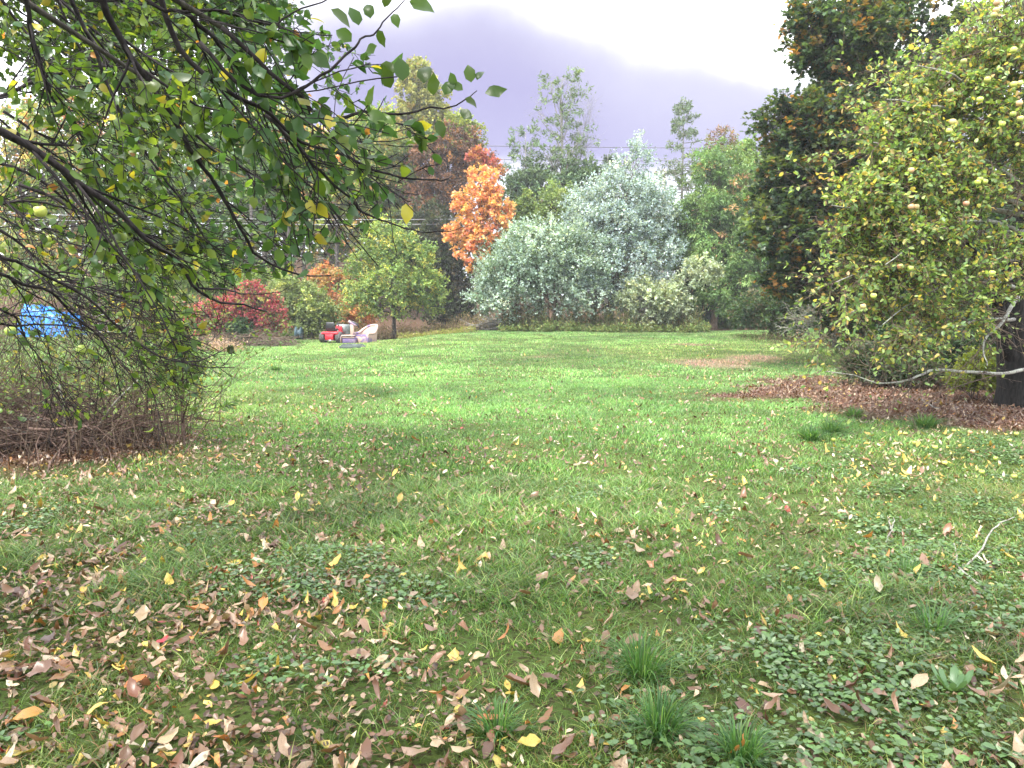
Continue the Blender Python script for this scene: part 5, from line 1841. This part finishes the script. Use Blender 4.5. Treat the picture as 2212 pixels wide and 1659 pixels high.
AM = apple_meshes()
stalk_v, stalk_f = tube_arrays(np.array([[(0, 0, .32), (.02, 0, .5), (.06, .02, .72)]]), np.array([[.03, .025, .03]]), 5)
STALK = mesh_np('stalk', stalk_v, stalk_f, BARK_TWIG)


def apple(pos, dia, kind_, label, group):
    rt = bpy.data.objects.new('apple', AM[kind_])
    COL.objects.link(rt)
    rt.location = tuple(pos)
    rt.scale = (dia,) * 3
    rt.rotation_euler = (random.uniform(-.25, .25), random.uniform(-.25, .25), random.uniform(0, 6.28))
    tag(rt, label, 'apple', group)
    s_ = bpy.data.objects.new('stalk', STALK)
    COL.objects.link(s_)
    s_.parent = rt
    return rt


def leaf_parts(root_, P_, AX, NR, SZ, CI, pal_cols, tpls, matS, count, score_):
    """the leaves that show largest become single parts; returns the mask of the rest"""
    topi = np.argsort(-score_)[:count]
    meshes = {}
    loc0 = Vector(root_.location)
    for q in topi:
        kk_ = (int(q) % len(tpls), int(CI[q]))
        if kk_ not in meshes:
            tv_, tf_ = tpls[kk_[0]]
            meshes[kk_] = mesh_np('leaf', tv_, tf_, matS, np.broadcast_to(np.array(pal_cols[kk_[1]]), (len(tv_), 3)), True)
        o_ = bpy.data.objects.new('leaf', meshes[kk_])
        COL.objects.link(o_)
        o_.parent = root_
        p_ = P_[q] - np.array(loc0)
        o_.matrix_local = mat_from(AX[q], NR[q], SZ[q], p_)
    msk_ = np.ones(len(P_), bool)
    msk_[topi] = False
    return msk_


# ------------------------------------------------------------------ right-hand apple tree
r = np.random.default_rng(201)
tb = np.array((*at(2205, 11.8), 0))
tb[2] = float(hgt(tb[0], tb[1]))
ap2 = thing('apple_tree', 'laden apple tree with yellowing leaves and dark trunk at the right edge', 'tree', tb)
top_ = P(2230, 330, 11.2)
tr = resample([tb - (0, 0, .1), P(2190, 800, 11.7), P(2185, 700, 11.6), P(2190, 600, 11.5), P(2215, 480, 11.3), top_], 16)
gg = Geo()
gg.tube(tr, np.linspace(.27, .09, 16) * np.array([1.4, 1.15] + [1] * 14), 12)
gg.tube(resample([tr[3], P(2150, 640, 11.0), P(2110, 560, 10.5), P(2060, 470, 10.2)], 12), np.linspace(.11, .03, 12), 8)
gg.tube(resample([tb + (.35, .15, -.1), P(2212, 760, 11.9), P(2245, 640, 11.8), P(2300, 500, 11)], 10), np.linspace(.2, .08, 10), 9)
gg.build('trunk', bark_mat('bark_black', (.007, .006, .006), (.02, .018, .016)), ap2, True)
mains = []
hand = [([(2230, 800), (2212, 797), (2190, 803), (2150, 806), (2100, 802), (2060, 800), (2020, 797), (1995, 806), (1965, 817), (1930, 820), (1890, 822), (1840, 806), (1770, 800)], 11.3, 8.6, .030, 0),
        ([(2250, 450), (2212, 443), (2170, 430), (2120, 422), (2080, 428), (2030, 450), (1985, 480), (1940, 500)], 10.6, 8.8, .035, 0),
        ([(2250, 420), (2190, 385), (2150, 355), (2110, 330)], 10.6, 9.4, .04, 0),
        ([(2230, 520), (2180, 490), (2130, 476), (2080, 480), (2020, 500), (1970, 530), (1900, 580)], 10.8, 8.6, .035, 0),
        ([(2190, 620), (2150, 610), (2090, 600), (2030, 620), (1960, 660), (1900, 700)], 11.2, 8.8, .03, 0),
        ([(2190, 690), (2140, 690), (2080, 700), (2030, 720), (1980, 745), (1940, 760)], 11.2, 8.8, .028, 0),
        ([(2200, 640), (2165, 700), (2130, 735), (2140, 790)], 10.9, 9.3, .03, 0),
        ([(2250, 200), (2190, 120), (2130, 60), (2090, 10)], 10.5, 9.3, .035, 1),
        ([(2280, 330), (2180, 250), (2110, 200), (2050, 165), (1990, 145)], 10.6, 9.2, .04, 1),
        ([(2280, 380), (2160, 300), (2080, 250), (1990, 225), (1910, 215)], 10.6, 9.0, .04, 1),
        ([(2250, 430), (2150, 370), (2050, 330), (1960, 310), (1890, 300)], 10.6, 8.9, .04, 1),
        ([(2240, 470), (2100, 440), (1990, 410), (1900, 400), (1830, 415)], 10.8, 8.8, .04, 1),
        ([(2240, 500), (2100, 500), (1990, 480), (1880, 460), (1790, 450)], 10.8, 8.7, .04, 1),
        ([(2200, 560), (2080, 560), (1960, 560), (1870, 580), (1800, 600)], 11, 8.7, .035, 1),
        ([(2200, 600), (2080, 620), (1980, 640), (1900, 660), (1830, 680)], 11, 8.7, .03, 1),
        ([(2240, 300), (2230, 150), (2220, 50), (2210, -60)], 10.4, 9.2, .04, 1),
        ([(2300, 300), (2330, 200), (2280, 60)], 10, 8.9, .04, 1)]
L1s, R1s, M1 = [], [], []
for q, (pl, d0, d1, rr, leafy) in enumerate(hand):
    n_ = len(pl)
    pts = [P(u, v, d0 + (d1 - d0) * k_ / (n_ - 1)) for k_, (u, v) in enumerate(pl)]
    pp = resample(np.array(pts), 24)
    pp += np.cumsum(r.normal(size=pp.shape) * .006, axis=0)
    ra = rr * np.linspace(1, .18, 24)
    gg = Geo()
    gg.tube(pp, ra, 7)
    gg.build('branch', BARK_LICHEN if q < 7 else BARK_GREY, ap2, True)
    L1s.append(pp)
    R1s.append(ra)
    M1.append(leafy)
L1s, R1s, M1 = np.array(L1s), np.array(R1s), np.array(M1)
gT = Geo()
tw1, tr1, i1 = grow(L1s, R1s, 13, (.12, 1), (.5, 1.5), (.35, 1.0), (-.05, 0, -.18), .10, 8, .45, r, .003)
tw2, tr2, i2 = grow(tw1, tr1, 5, (.2, 1), (.25, .8), (.4, 1.1), (-.03, 0, -.1), .12, 6, .6, r, .0022)
tw3, tr3, i3 = grow(tw2, tr2, 2, (.2, 1), (.1, .35), (.4, 1.2), (0, 0, 0), .12, 4, .6, r, .0016)
gT.add(*tube_arrays(tw1, tr1, 5))
gT.add(*tube_arrays(tw2, tr2, 4))
gT.add(*tube_arrays(tw3, tr3, 3))
# leafy clumps that fill the crown volume
lob = [(2190, 60, 100, 90, 10.5), (2120, 130, 90, 70, 10), (2230, 200, 110, 110, 10.3), (2050, 200, 75, 48, 9.8), (1985, 175, 40, 24, 9.6, .8), (2120, 270, 110, 90, 9.8), (1965, 265, 70, 45, 9.4), (1905, 300, 42, 40, 9.2), (2000, 350, 95, 70, 9.3),
       (1930, 400, 80, 60, 9.1), (1860, 420, 66, 40, 9.0), (2080, 400, 90, 70, 9.4, .8), (1840, 500, 46, 30, 9.0, .8), (1900, 500, 80, 55, 9, 1.0), (1990, 500, 90, 60, 9.2, .8), (1860, 590, 50, 45, 9.0, .7), (1930, 600, 75, 60, 9.1, .8),
       (2030, 590, 90, 60, 9.3, .6), (2140, 540, 90, 60, 9.5, .5), (1900, 680, 55, 36, 9.1, .6), (1990, 690, 70, 46, 9.2, .5), (1945, 740, 45, 34, 9.0, .7), (2080, 680, 80, 50, 9.3, .35), (2000, 760, 50, 24, 9.0, .4), (2300, 350, 90, 120, 10, .8), (2330, 100, 100, 150, 10.2, .8), (2160, 640, 70, 50, 9.5, .25), (2230, 560, 80, 80, 9.8, .4)]
CC_, OO_ = [], []
for lb in lob:
    u, v, ru, rv, d_ = lb[:5]
    wgt = lb[5] if len(lb) > 5 else 1
    c0 = P(u, v, d_)
    R_ = np.array((ru * d_ / F, (ru + rv) * .5 * d_ / F * 1.1, rv * d_ / F))
    n_ = int(max(4, ru * rv * wgt * .0115))
    dd0 = rand_dirs(n_, r)
    CC_.append(c0 + dd0 * R_ * r.uniform(.05, 1, (n_, 1)) ** .4)
    OO_.append(dd0)
CC_, OO_ = np.concatenate(CC_), np.concatenate(OO_)
n_ = len(CC_)
idx = np.repeat(np.arange(n_), 5)
dd0 = norm(OO_[idx] * .6 + np.array((-.25, -.1, .2)) + rand_dirs(len(idx), r) * .8)
Lg = r.uniform(.18, .5, (len(idx), 1))
st = CC_[idx] - dd0 * Lg * .4
tw = np.stack([st, st + dd0 * Lg * .5, st + (dd0 + np.array((0, 0, -.2))) * Lg], 1)
gT.add(*tube_arrays(tw, np.broadcast_to(np.array((.006, .004, .0025)), tw.shape[:2]), 3))
gT.build('twigs', BARK_BROWN, ap2, True)['kind'] = 'stuff'
p1, a1, n1_, x1 = leaves_on(tw, 7, .1, .85, .75, r)
leafy2 = M1[i1][i2] == 1
p2, a2_, n2_, _ = leaves_on(tw2[leafy2], 7, .2, .85, .75, r)
p3, a3, n3_, _ = leaves_on(tw2[~leafy2], 1, .5, .85, .75, r)
PP, AA, NN = np.concatenate([p1, p2, p3]), np.concatenate([a1, a2_, a3]), np.concatenate([n1_, n2_, n3_])
pc = np.array([p[0] for p in APPLE])
# leaf colours drawn at random by palette weight
pw = np.array([p[1] for p in APPLE], float)
ci = r.choice(len(pc), len(PP), p=pw / pw.sum())
SZ = r.uniform(.045, .078, len(PP))
uu, vv, dp = proj(PP)
inv = (uu > 1700) & (uu < 2205) & (vv > 5) & (vv < 850)
score = np.where(inv, SZ / dp * (1 + .6 * np.abs((norm(np.cross(np.cross(AA, NN), AA)) * norm(PP - np.array((0, 0, CAMZ)))).sum(1))), 0)
rest_m = leaf_parts(ap2, PP, AA, NN, SZ * 1.1, ci, pc, [T_APPLE, T_APPLE_B, T_APPLE_C], LEAF_OBJ, 300, score)
V_, f_, c_ = leaf_arrays(T_OVAL, PP[rest_m], AA[rest_m], NN[rest_m], SZ[rest_m], (pc[ci] * np.exp(r.normal(size=(len(PP), 1)) * .2))[rest_m])
link('crown', mesh_np('crown', V_, f_, LEAF, c_), ap2)['kind'] = 'stuff'
TRI[0] += len(f_[0]) * 2
apl = [(2153, 7, 2, 'topmost pinkish apple at the upper right'), (2152, 22, 2, 'pinkish apple just below the topmost one'), (2147, 33, 1, 'third apple down in the cluster at the upper right'),
       (2082, 133, 1, 'lone rosy apple high on the left of the laden tree'), (2053, 197, 2, 'pinkish apple alone on the upper left side of the laden tree'), (2133, 172, 0, 'plain yellow green apple above a yellow leaf, high in the tree'),
       (2190, 182, 0, 'left apple of the pair at the upper right edge'), (2203, 180, 1, 'right apple of the pair at the upper right edge'), (2117, 215, 0, 'pale apple among leaves below the plain yellow green one'),
       (2202, 223, 2, 'brownish red apple near the right edge'), (2188, 247, 3, 'green apple beside the bright red-cheeked one'), (2204, 256, 1, 'bright red-cheeked apple at the right edge'), (2165, 268, 3, 'bright green apple hanging clear of the leaves'),
       (2058, 263, 2, 'peach coloured apple in the left of the crown'), (2050, 283, 0, 'yellow apple just below the peach coloured one'), (1968, 368, 2, 'peach apple in the bluish green sprays'),
       (2117, 388, 3, 'upper apple of the green trio above the bare twigs'), (2127, 393, 3, 'right apple of the green trio above the bare twigs'), (2112, 394, 3, 'left apple of the green trio above the bare twigs'),
       (2087, 440, 2, 'peach apple hanging just over the arching bare branch'), (1968, 447, 2, 'left one of two small pinkish apples side by side'), (1979, 447, 2, 'right one of two small pinkish apples side by side'),
       (1945, 576, 1, 'rosy apple hanging left of a green one, mid height'), (1967, 580, 3, 'green apple hanging right of a rosy one, mid height'), (2143, 590, 0, 'pale green apple above the bare tangle of twigs'),
       (1887, 639, 0, 'yellowish apple low on the left side of the tree'), (1864, 662, 2, 'lowest apple on the left side of the tree'), (2190, 108, 0, 'yellow green apple at the right edge near the top')]
for (u, v, k0, lab) in apl:
    apple(P(u, v, 8.35 if u < 2000 else 8.5), .068, k0, lab, 'apples on the right-hand tree')
# windfalls
r2 = np.random.default_rng(77)
for q in range(14):
    u, v = [(1955, 945), (2060, 938), (2095, 942), (1800, 958), (1975, 965), (2020, 975), (2100, 985), (2150, 1000), (2040, 1010), (2180, 960), (1940, 990), (2120, 1030), (2190, 1040), (2195, 945)][q]
    g = G(u, v)
    apple(g + (0, 0, .045), .05, [0, 0, 2, 3][q % 4], 'pale windfall apple ' + ['at the foot of the grass tuft on the near litter rim', 'right of the near-rim grass tuft', 'on the litter edge right of the middle', 'between the bluish tufts and the weeds, furthest left', 'on thin grass below the near-rim tuft', 'in weeds, second row before the litter', 'in weeds below the middle of the litter', 'in weeds close to the right edge', 'in grass midway between tufts and forked twig', 'at the right edge just below the litter', 'alone in grass left of the other windfalls', 'low in the weeds above the forked twig', 'lowest, by the right edge above the forked twig', 'highest, at the right edge on the litter'][q], 'windfall apples')

# ------------------------------------------------------------------ left-hand apple tree, overhanging the camera
r = np.random.default_rng(301)
tb = np.array((-7.4, 1.2, 0))
tb[2] = float(hgt(tb[0], tb[1]))
ap1 = thing('apple_tree', 'overhanging apple tree with dark drooping branches filling the upper left', 'tree', tb)
gg = Geo()
gg.tube(resample([tb - (0, 0, .1), tb + (.1, 0, .9), tb + (.5, .2, 1.9), tb + (1.3, .3, 3.0), tb + (2.4, .4, 3.9)], 14), np.linspace(.30, .13, 14) * np.array([1.35, 1.1] + [1] * 12), 12)
gg.build('trunk', BARK_DARK, ap1, True)
left = [  # points, start depth, end depth, radius, leafiness
    ([(-220, 170), (-80, 245), (0, 283), (47, 310), (110, 350), (167, 397), (233, 443), (280, 480), (333, 529), (367, 552), (400, 586), (420, 622), (467, 652), (520, 662), (577, 673)], 2.7, 3.5, .026, .35),
    ([(405, 588), (433, 621), (490, 624), (533, 629), (590, 630), (646, 609)], 3.35, 3.5, .008, .1),
    ([(190, -80), (215, 0), (235, 45), (277, 110), (320, 163), (357, 217), (393, 277), (413, 320), (443, 360), (480, 413), (510, 467), (540, 516), (555, 543), (592, 569), (632, 587), (672, 595), (715, 595)], 2.6, 3.4, .02, .75),
    ([(350, -120), (390, 0), (410, 37), (460, 83), (500, 127), (547, 187), (587, 233), (617, 293), (655, 340), (720, 400), (740, 440)], 2.3, 3.0, .015, 1.1),
    ([(250, -60), (343, 3), (400, 23), (487, 27), (580, 57), (623, 37), (703, 0), (760, -40)], 2.3, 2.5, .010, 1.2),
    ([(330, -40), (360, 60), (413, 143), (500, 213), (550, 237), (600, 277), (650, 320), (737, 350), (787, 377), (864, 395), (924, 397), (954, 394), (977, 379)], 2.4, 2.9, .014, 1.1),
    ([(570, 250), (650, 330), (700, 390), (760, 430), (804, 457), (854, 480), (904, 489), (964, 494), (1000, 490)], 2.6, 3.0, .009, .9),
    ([(480, 60), (560, 130), (640, 190), (700, 250), (767, 256), (804, 246), (884, 245), (930, 239), (970, 234), (1010, 216), (1030, 196)], 2.35, 2.65, .011, 1.3),
    ([(430, 90), (520, 170), (600, 190), (680, 155), (741, 112), (769, 78), (794, 59), (822, 34), (856, 12), (890, -15)], 2.3, 2.5, .009, 1.2),
    ([(50, -80), (63, 0), (77, 77), (97, 133), (113, 180), (123, 220), (157, 263), (177, 297), (205, 340), (240, 400)], 2.8, 3.3, .014, .8),
    ([(-200, 480), (-60, 560), (0, 589), (53, 612), (110, 629), (157, 679), (207, 719), (233, 759), (253, 799), (263, 862)], 3.4, 4.6, .016, .18),
    ([(-200, 420), (0, 549), (47, 566), (100, 589), (153, 612), (213, 649), (253, 692), (300, 732), (360, 769), (400, 776), (443, 772), (480, 759), (499, 745)], 3.4, 4.3, .014, .12),
    ([(-100, 600), (0, 669), (43, 692), (67, 746), (90, 789), (110, 826), (140, 849)], 3.8, 4.6, .011, .12),
    ([(-150, 650), (0, 692), (67, 699), (167, 705), (240, 740), (330, 800)], 3.8, 4.8, .011, .15),
    ([(120, -60), (200, 100), (260, 240), (330, 350), (400, 440), (440, 500), (480, 560)], 3.6, 4.4, .016, .6),
    ([(300, 160), (380, 250), (450, 310), (540, 370), (620, 420), (700, 470), (760, 540)], 3.0, 3.7, .011, .7),
    ([(-100, 330), (60, 380), (180, 470), (260, 560), (330, 640), (400, 700), (420, 730)], 4.0, 5.0, .013, .3),
    ([(-100, 250), (30, 200), (160, 155), (280, 145), (400, 180)], 3.6, 4.2, .018, .6),
    ([(-120, 480), (40, 440), (200, 470), (330, 510), (460, 545)], 3.8, 4.6, .012, .4)]
for q in range(52):                                   # deeper branches with the same sweep
    u0 = r.uniform(-420, 480)
    v0 = r.uniform(-260, 160) if q < 13 else r.uniform(200, 480)
    a0 = r.uniform(.75, 1.15)
    if q >= 13:
        u0 = r.uniform(-260, 60)
        a0 = r.uniform(.5, .8)
    if q >= 20:
        u0, v0, a0 = r.uniform(-300, 350), r.uniform(-200, 60), r.uniform(.3, .8)
    if q >= 32:
        u0, v0, a0 = r.uniform(-260, 420), r.uniform(-160, 20), r.uniform(-.1, .45)
    L0 = r.uniform(420, 760) if q < 32 else r.uniform(220, 420)
    pl = [(u0, v0)]
    for k_ in range(6):
        a_ = a0 * (1 - k_ * .12) + r.normal() * .08
        pl.append((pl[-1][0] + cos(a_) * L0 / 6, pl[-1][1] + sin(a_) * L0 / 6))
    if pl[-1][0] > 690:
        continue
    dq = r.uniform(3.6, 5.8) if q < 20 else r.uniform(4.2, 6.5)
    left.append((pl, dq, dq + r.uniform(.2, .9), r.uniform(.010, .017), (.75 if q < 13 else .16 if q < 20 else .95)))
A, R, LF = [], [], []
for q, (pl, d0, d1, rr, lf) in enumerate(left):
    pts = [P(u, v, d0 + (d1 - d0) * k_ / (len(pl) - 1)) for k_, (u, v) in enumerate(pl)]
    pp = resample(np.array(pts), 32)
    wob = np.cumsum(r.normal(size=pp.shape) * .0035, axis=0)
    wob[:, :] -= np.linspace(0, 1, 32)[:, None] * wob[-1]
    pp += wob
    rr = rr * .7
    ra = rr * np.linspace(1, .2, 32)
    gg = Geo()
    gg.tube(pp, ra, 8)
    gg.build('branch', BARK_TWIG, ap1, True)
    A.append(pp)
    R.append(ra)
    LF.append(lf)
    if q < 19 and q not in (1, 6, 8, 4):             # joined to the trunk by a limb out of view
        hub = tb + np.array((2.4, .4, 3.9))
        lp = resample([hub, (hub + pp[0]) / 2 + (0, 0, .35), pp[0]], 8)
        gg = Geo()
        gg.tube(lp, np.linspace(.06, rr, 8), 6)
        gg.build('limb', BARK_DARK, ap1, True)
A, R, LF = np.array(A), np.array(R), np.array(LF)
w1, wr1, j1 = grow(A, R, 14, (.12, .98), (.3, .95), (.25, .75), (.06, 0, -.16), .085, 8, .5, r, .0022)
w2, wr2, j2 = grow(w1, wr1, 5, (.15, 1), (.12, .42), (.35, 1.0), (.03, 0, -.05), .10, 5, .65, r, .0016)
w3, wr3, j3 = grow(w2, wr2, 2, (.2, 1), (.03, .10), (.5, 1.3), (0, 0, .1), .08, 3, .8, r, .0018)


def far_enough(paths):
    u, v, dd0 = proj(paths)
    uu_, vv_ = u.mean(axis=1), v.mean(axis=1)
    tv_ = np.interp(uu_, [640, 760, 850, 950, 1020, 1050], [-20, 85, 115, 160, 160, 170])
    lv_ = np.interp(uu_, [520, 700, 760, 840, 1010], [640, 620, 530, 520, 480])
    te_ = np.interp(u[:, -1], [640, 760, 850, 950, 1020, 1050], [-20, 95, 120, 165, 170, 175])
    return (dd0.min(axis=1) > 1.7) & ~((uu_ > 640) & (vv_ < tv_)) & ~((u[:, -1] > 640) & (v[:, -1] < te_)) & ~((u[:, -1] > 960) & (v[:, -1] < 600)) & ~((uu_ > 700) & (vv_ > lv_)) & ~((u.max(axis=1) > 1045) & (v.min(axis=1) > -50)) & (((v.max(axis=1)) < 610) | (u.max(axis=1) < 520))


k1, k2, k3 = far_enough(w1), far_enough(w2), far_enough(w3)
ua_, va_, _ = proj(w1.mean(axis=1))
thin1 = ~((ua_ > 600) & (va_ > 380) & (r.uniform(size=len(ua_)) < .65))
k1 &= thin1
k2 &= k1[j2]
k3 &= k2[j3]
gg = Geo()
gg.add(*tube_arrays(w1[k1], wr1[k1], 5))
gg.add(*tube_arrays(w2[k2], wr2[k2], 4))
gg.add(*tube_arrays(w3[k3], wr3[k3], 4))
gg.build('twigs', BARK_TWIG, ap1, True)['kind'] = 'stuff'
lf2 = LF[j1][j2]
lf3 = lf2[j3]
PP, AA, NN = [], [], []
for lo_, hi_, m2, m3 in ((.0, .2, 1, 0), (.2, .5, 2, 1), (.5, .9, 3, 1), (.9, 2, 5, 1)):
    s2 = (lf2 >= lo_) & (lf2 < hi_) & k2
    s3 = (lf3 >= lo_) & (lf3 < hi_) & k3
    if m2:
        p_, a_, n_, _ = leaves_on(w2[s2], m2, .15, .85, .45, r)
        PP.append(p_), AA.append(a_), NN.append(n_)
    if m3:
        p_, a_, n_, _ = leaves_on(w3[s3], m3, .5, 1.0, .45, r)
        PP.append(p_), AA.append(a_), NN.append(n_)
# hand-placed sprays at the tips against the sky
tips = [(1018, 178, 100, .062), (1030, 172, 60, .05), (1048, 200, 0, .075), (1000, 195, 150, .06), (1005, 213, -25, .05), (995, 236, -50, .06), (870, 175, 95, .085), (915, 180, 85, .085), (845, 190, 110, .08), (985, 185, 120, .05),
        (885, 5, -10, .09), (830, 15, 60, .05), (850, 30, -70, .05), (800, 40, 100, .06), (815, 65, -60, .06), (775, 55, 110, .07), (760, 90, 140, .07), (790, 110, 0, .06), (715, 20, -30, .08), (960, 205, 60, .07), (935, 205, 80, .07), (945, 260, -70, .06)]
for (u, v, an, s_) in tips:
    PP.append(P(u, v, 2.55)[None])
    an = radians(an)
    AA.append(np.array([(cos(an), r.normal() * .2, sin(an))]))
    NN.append(norm(np.array([(r.normal() * .3, -1, .3 + r.normal() * .3)])))
PP, AA, NN = np.concatenate(PP), np.concatenate(AA), np.concatenate(NN)
nt_ = len(tips)
AA[:-nt_] = norm(AA[:-nt_] + np.array((.15, 0, -.35)))
uu, vv, dp = proj(PP)
keep = (dp > 1.9) & ~((uu > 1010) & (vv > 230))
keep &= ~((vv > 610) & (r.uniform(size=len(PP)) < .45))
lowv = np.interp(uu, [430, 520, 700, 760, 840, 1010], [640, 590, 590, 510, 500, 430])
keep &= ~((uu > 430) & (vv > lowv))
keep &= ~((uu > 640) & (vv > 300) & (r.uniform(size=len(PP)) < .5))
keep &= ~((uu > 560) & (vv > lowv - 130) & (r.uniform(size=len(PP)) < .5))
topv = np.interp(uu, [640, 760, 850, 950, 1020, 1050], [-20, 95, 120, 160, 150, 170])
linev = np.interp(uu, [680, 741, 794, 822, 856, 890], [155, 112, 59, 34, 12, -15])
keep &= ~((uu > 640) & (vv < topv) & ~((np.abs(vv - linev) < 34) & (uu < 900)))
keep[-nt_:] = True
SZ = r.uniform(.036, .074, len(PP))
SZ[-nt_:] = [t_[3] for t_ in tips]
LP = [((.055, .105, .025), 5), ((.085, .15, .028), 4), ((.135, .195, .035), 2.5), ((.34, .30, .045), .6), ((.045, .10, .038), 3), ((.35, .16, .05), .08)]
LPc = np.array([p[0] for p in LP])
pw = np.array([p[1] for p in LP])
ci = r.choice(len(LPc), len(PP), p=pw / pw.sum())
backlit_dark = (uu > 450) & (r.uniform(size=len(PP)) < .6)  # leaves against the sky get a darker green for their backlit look
ci[backlit_dark & (ci < 3)] = 4
backlit_yel = (uu < 420) & (r.uniform(size=len(PP)) < .45)  # left leaves coloured yellower, as light shining through them would
ci[backlit_yel & (ci == 4)] = 2
ci[-nt_:] = 0
PP, AA, NN, SZ, ci, uu, vv, dp = [z[keep] for z in (PP, AA, NN, SZ, ci, uu, vv, dp)]
inv = (uu > 5) & (uu < 1100) & (vv > 5) & (vv < 900)
score = np.where(inv, SZ / dp, 0)
score[-nt_:] = 9
rest_m = leaf_parts(ap1, PP, AA, NN, SZ, ci, LPc, [T_APPLE, T_APPLE_B, T_APPLE_C], LEAF_OBJ, 300, score)
cr = (LPc[ci] * np.exp(r.normal(size=(len(PP), 1)) * .2))
Gl = Geo()
sel = np.arange(len(PP)) % 3
for k0, tpl_ in enumerate((T_APPLE, T_APPLE_B, T_APPLE_C)):
    mm = rest_m & (sel == k0)
    V_, f_, c_ = leaf_arrays(tpl_, PP[mm], AA[mm], NN[mm], SZ[mm], cr[mm])
    Gl.add(V_, f_)
    Gl.c.append(c_)
    TRI[0] += len(f_[0]) * 2
# unseen crown overhead and behind, extended and thickened to shade the foreground
n = 34000
c0 = np.stack([r.uniform(-9, 3.6, n), r.uniform(-5.5, 2.2, n), r.uniform(3.4, 5.2, n)], 1)
c0 = c0[(vnoise(c0[:, 0], c0[:, 1], 1.1, 55) > .38)]
V_, f_, c_ = leaf_arrays(T_OVAL, c0, rand_dirs(len(c0), r), norm(np.array((0, 0, 1.0)) + rand_dirs(len(c0), r) * .7), r.uniform(.07, .12, len(c0)), pal_pick(LP, len(c0), r))
Gl.add(V_, f_)
Gl.c.append(c_)
Gl.build('crown', LEAF, ap1)['kind'] = 'stuff'
# limbs carrying the overhead crown
hub = tb + np.array((2.4, .4, 3.9))
ends = [(-2, -4, 4.6), (0, -1.5, 4.4), (1.2, 1, 4.2), (-4, 2, 4.6), (-6.5, -3, 4.5), (-8.5, 0, 4.4), (1.6, -3.5, 4.6)]
for e in ends:
    lp = resample([hub, (hub + np.array(e)) / 2 + (0, 0, .4), np.array(e)], 10)
    gg = Geo()
    gg.tube(lp, np.linspace(.09, .015, 10), 7)
    b1, q1, _ = grow(lp[None], np.linspace(.09, .015, 10)[None], 12, (.1, 1), (.5, 1.4), (.4, 1.1), (0, 0, .05), .1, 6, .4, r, .004)
    gg.add(*tube_arrays(b1, q1, 4))
    gg.build('limb', BARK_DARK, ap1, True)
for (u, v, d_, k0, lab) in ((108, 518, 4.3, 3, 'green apple left of the thick dark branch, among backlit leaves'), (24, 716, 4.4, 3, 'green apple by the left edge below the blue tarpaulin'), (177, 756, 4.4, 3, 'spotted green apple hanging low below the blue tarpaulin'),
                            (128, 611, 4.8, 0, 'small pale apple just above the blue tarpaulin'), (87, 457, 4.0, 0, 'yellowish apple above the thick dark branch at the left')):
    apple(P(u, v, d_), .066, k0, lab, 'apples on the overhanging tree')
# withered hanging leaf cluster at the twig tip
root = thing('hanging_dead_leaf', 'dark withered leaf cluster dangling from the low twig tip over the lawn', 'leaf', P(499, 745, 4.3))
for q, (dx, sz_) in enumerate(((0, .085), (.01, .07), (-.012, .06))):
    V_, f_, c_ = leaf_arrays(shapes[q + 1], np.array([(dx, 0, 0)]), np.array([(dx * 3, .05, -1)]), np.array([(.4 * (q - 1), -1, .1)]), [sz_], np.array([(.035, .05, .02)]))
    link('leaf', mesh_np('leaf', V_, f_, LEAF, c_, True), root, (0, 0, 0))

# ------------------------------------------------------------------ thin humid air
hz_m = bpy.data.materials.new('humid_air')
hz_m.use_nodes = True
hn = hz_m.node_tree
hn.nodes.clear()
ho = hn.nodes.new('ShaderNodeOutputMaterial')
hv = hn.nodes.new('ShaderNodeVolumePrincipled')
hv.inputs['Color'].default_value = (.86, .91, 1.0, 1)
hv.inputs['Density'].default_value = .0008
hn.links.new(hv.outputs[0], ho.inputs['Volume'])
hb = Geo().box((0, 190, 13.5), (540, 480, 30))
ho_ = hb.build('haze', hz_m)
tag(ho_, 'thin pale haze softening the far trees', kind='stuff')
print('CROWN TRIS', TRI[0])
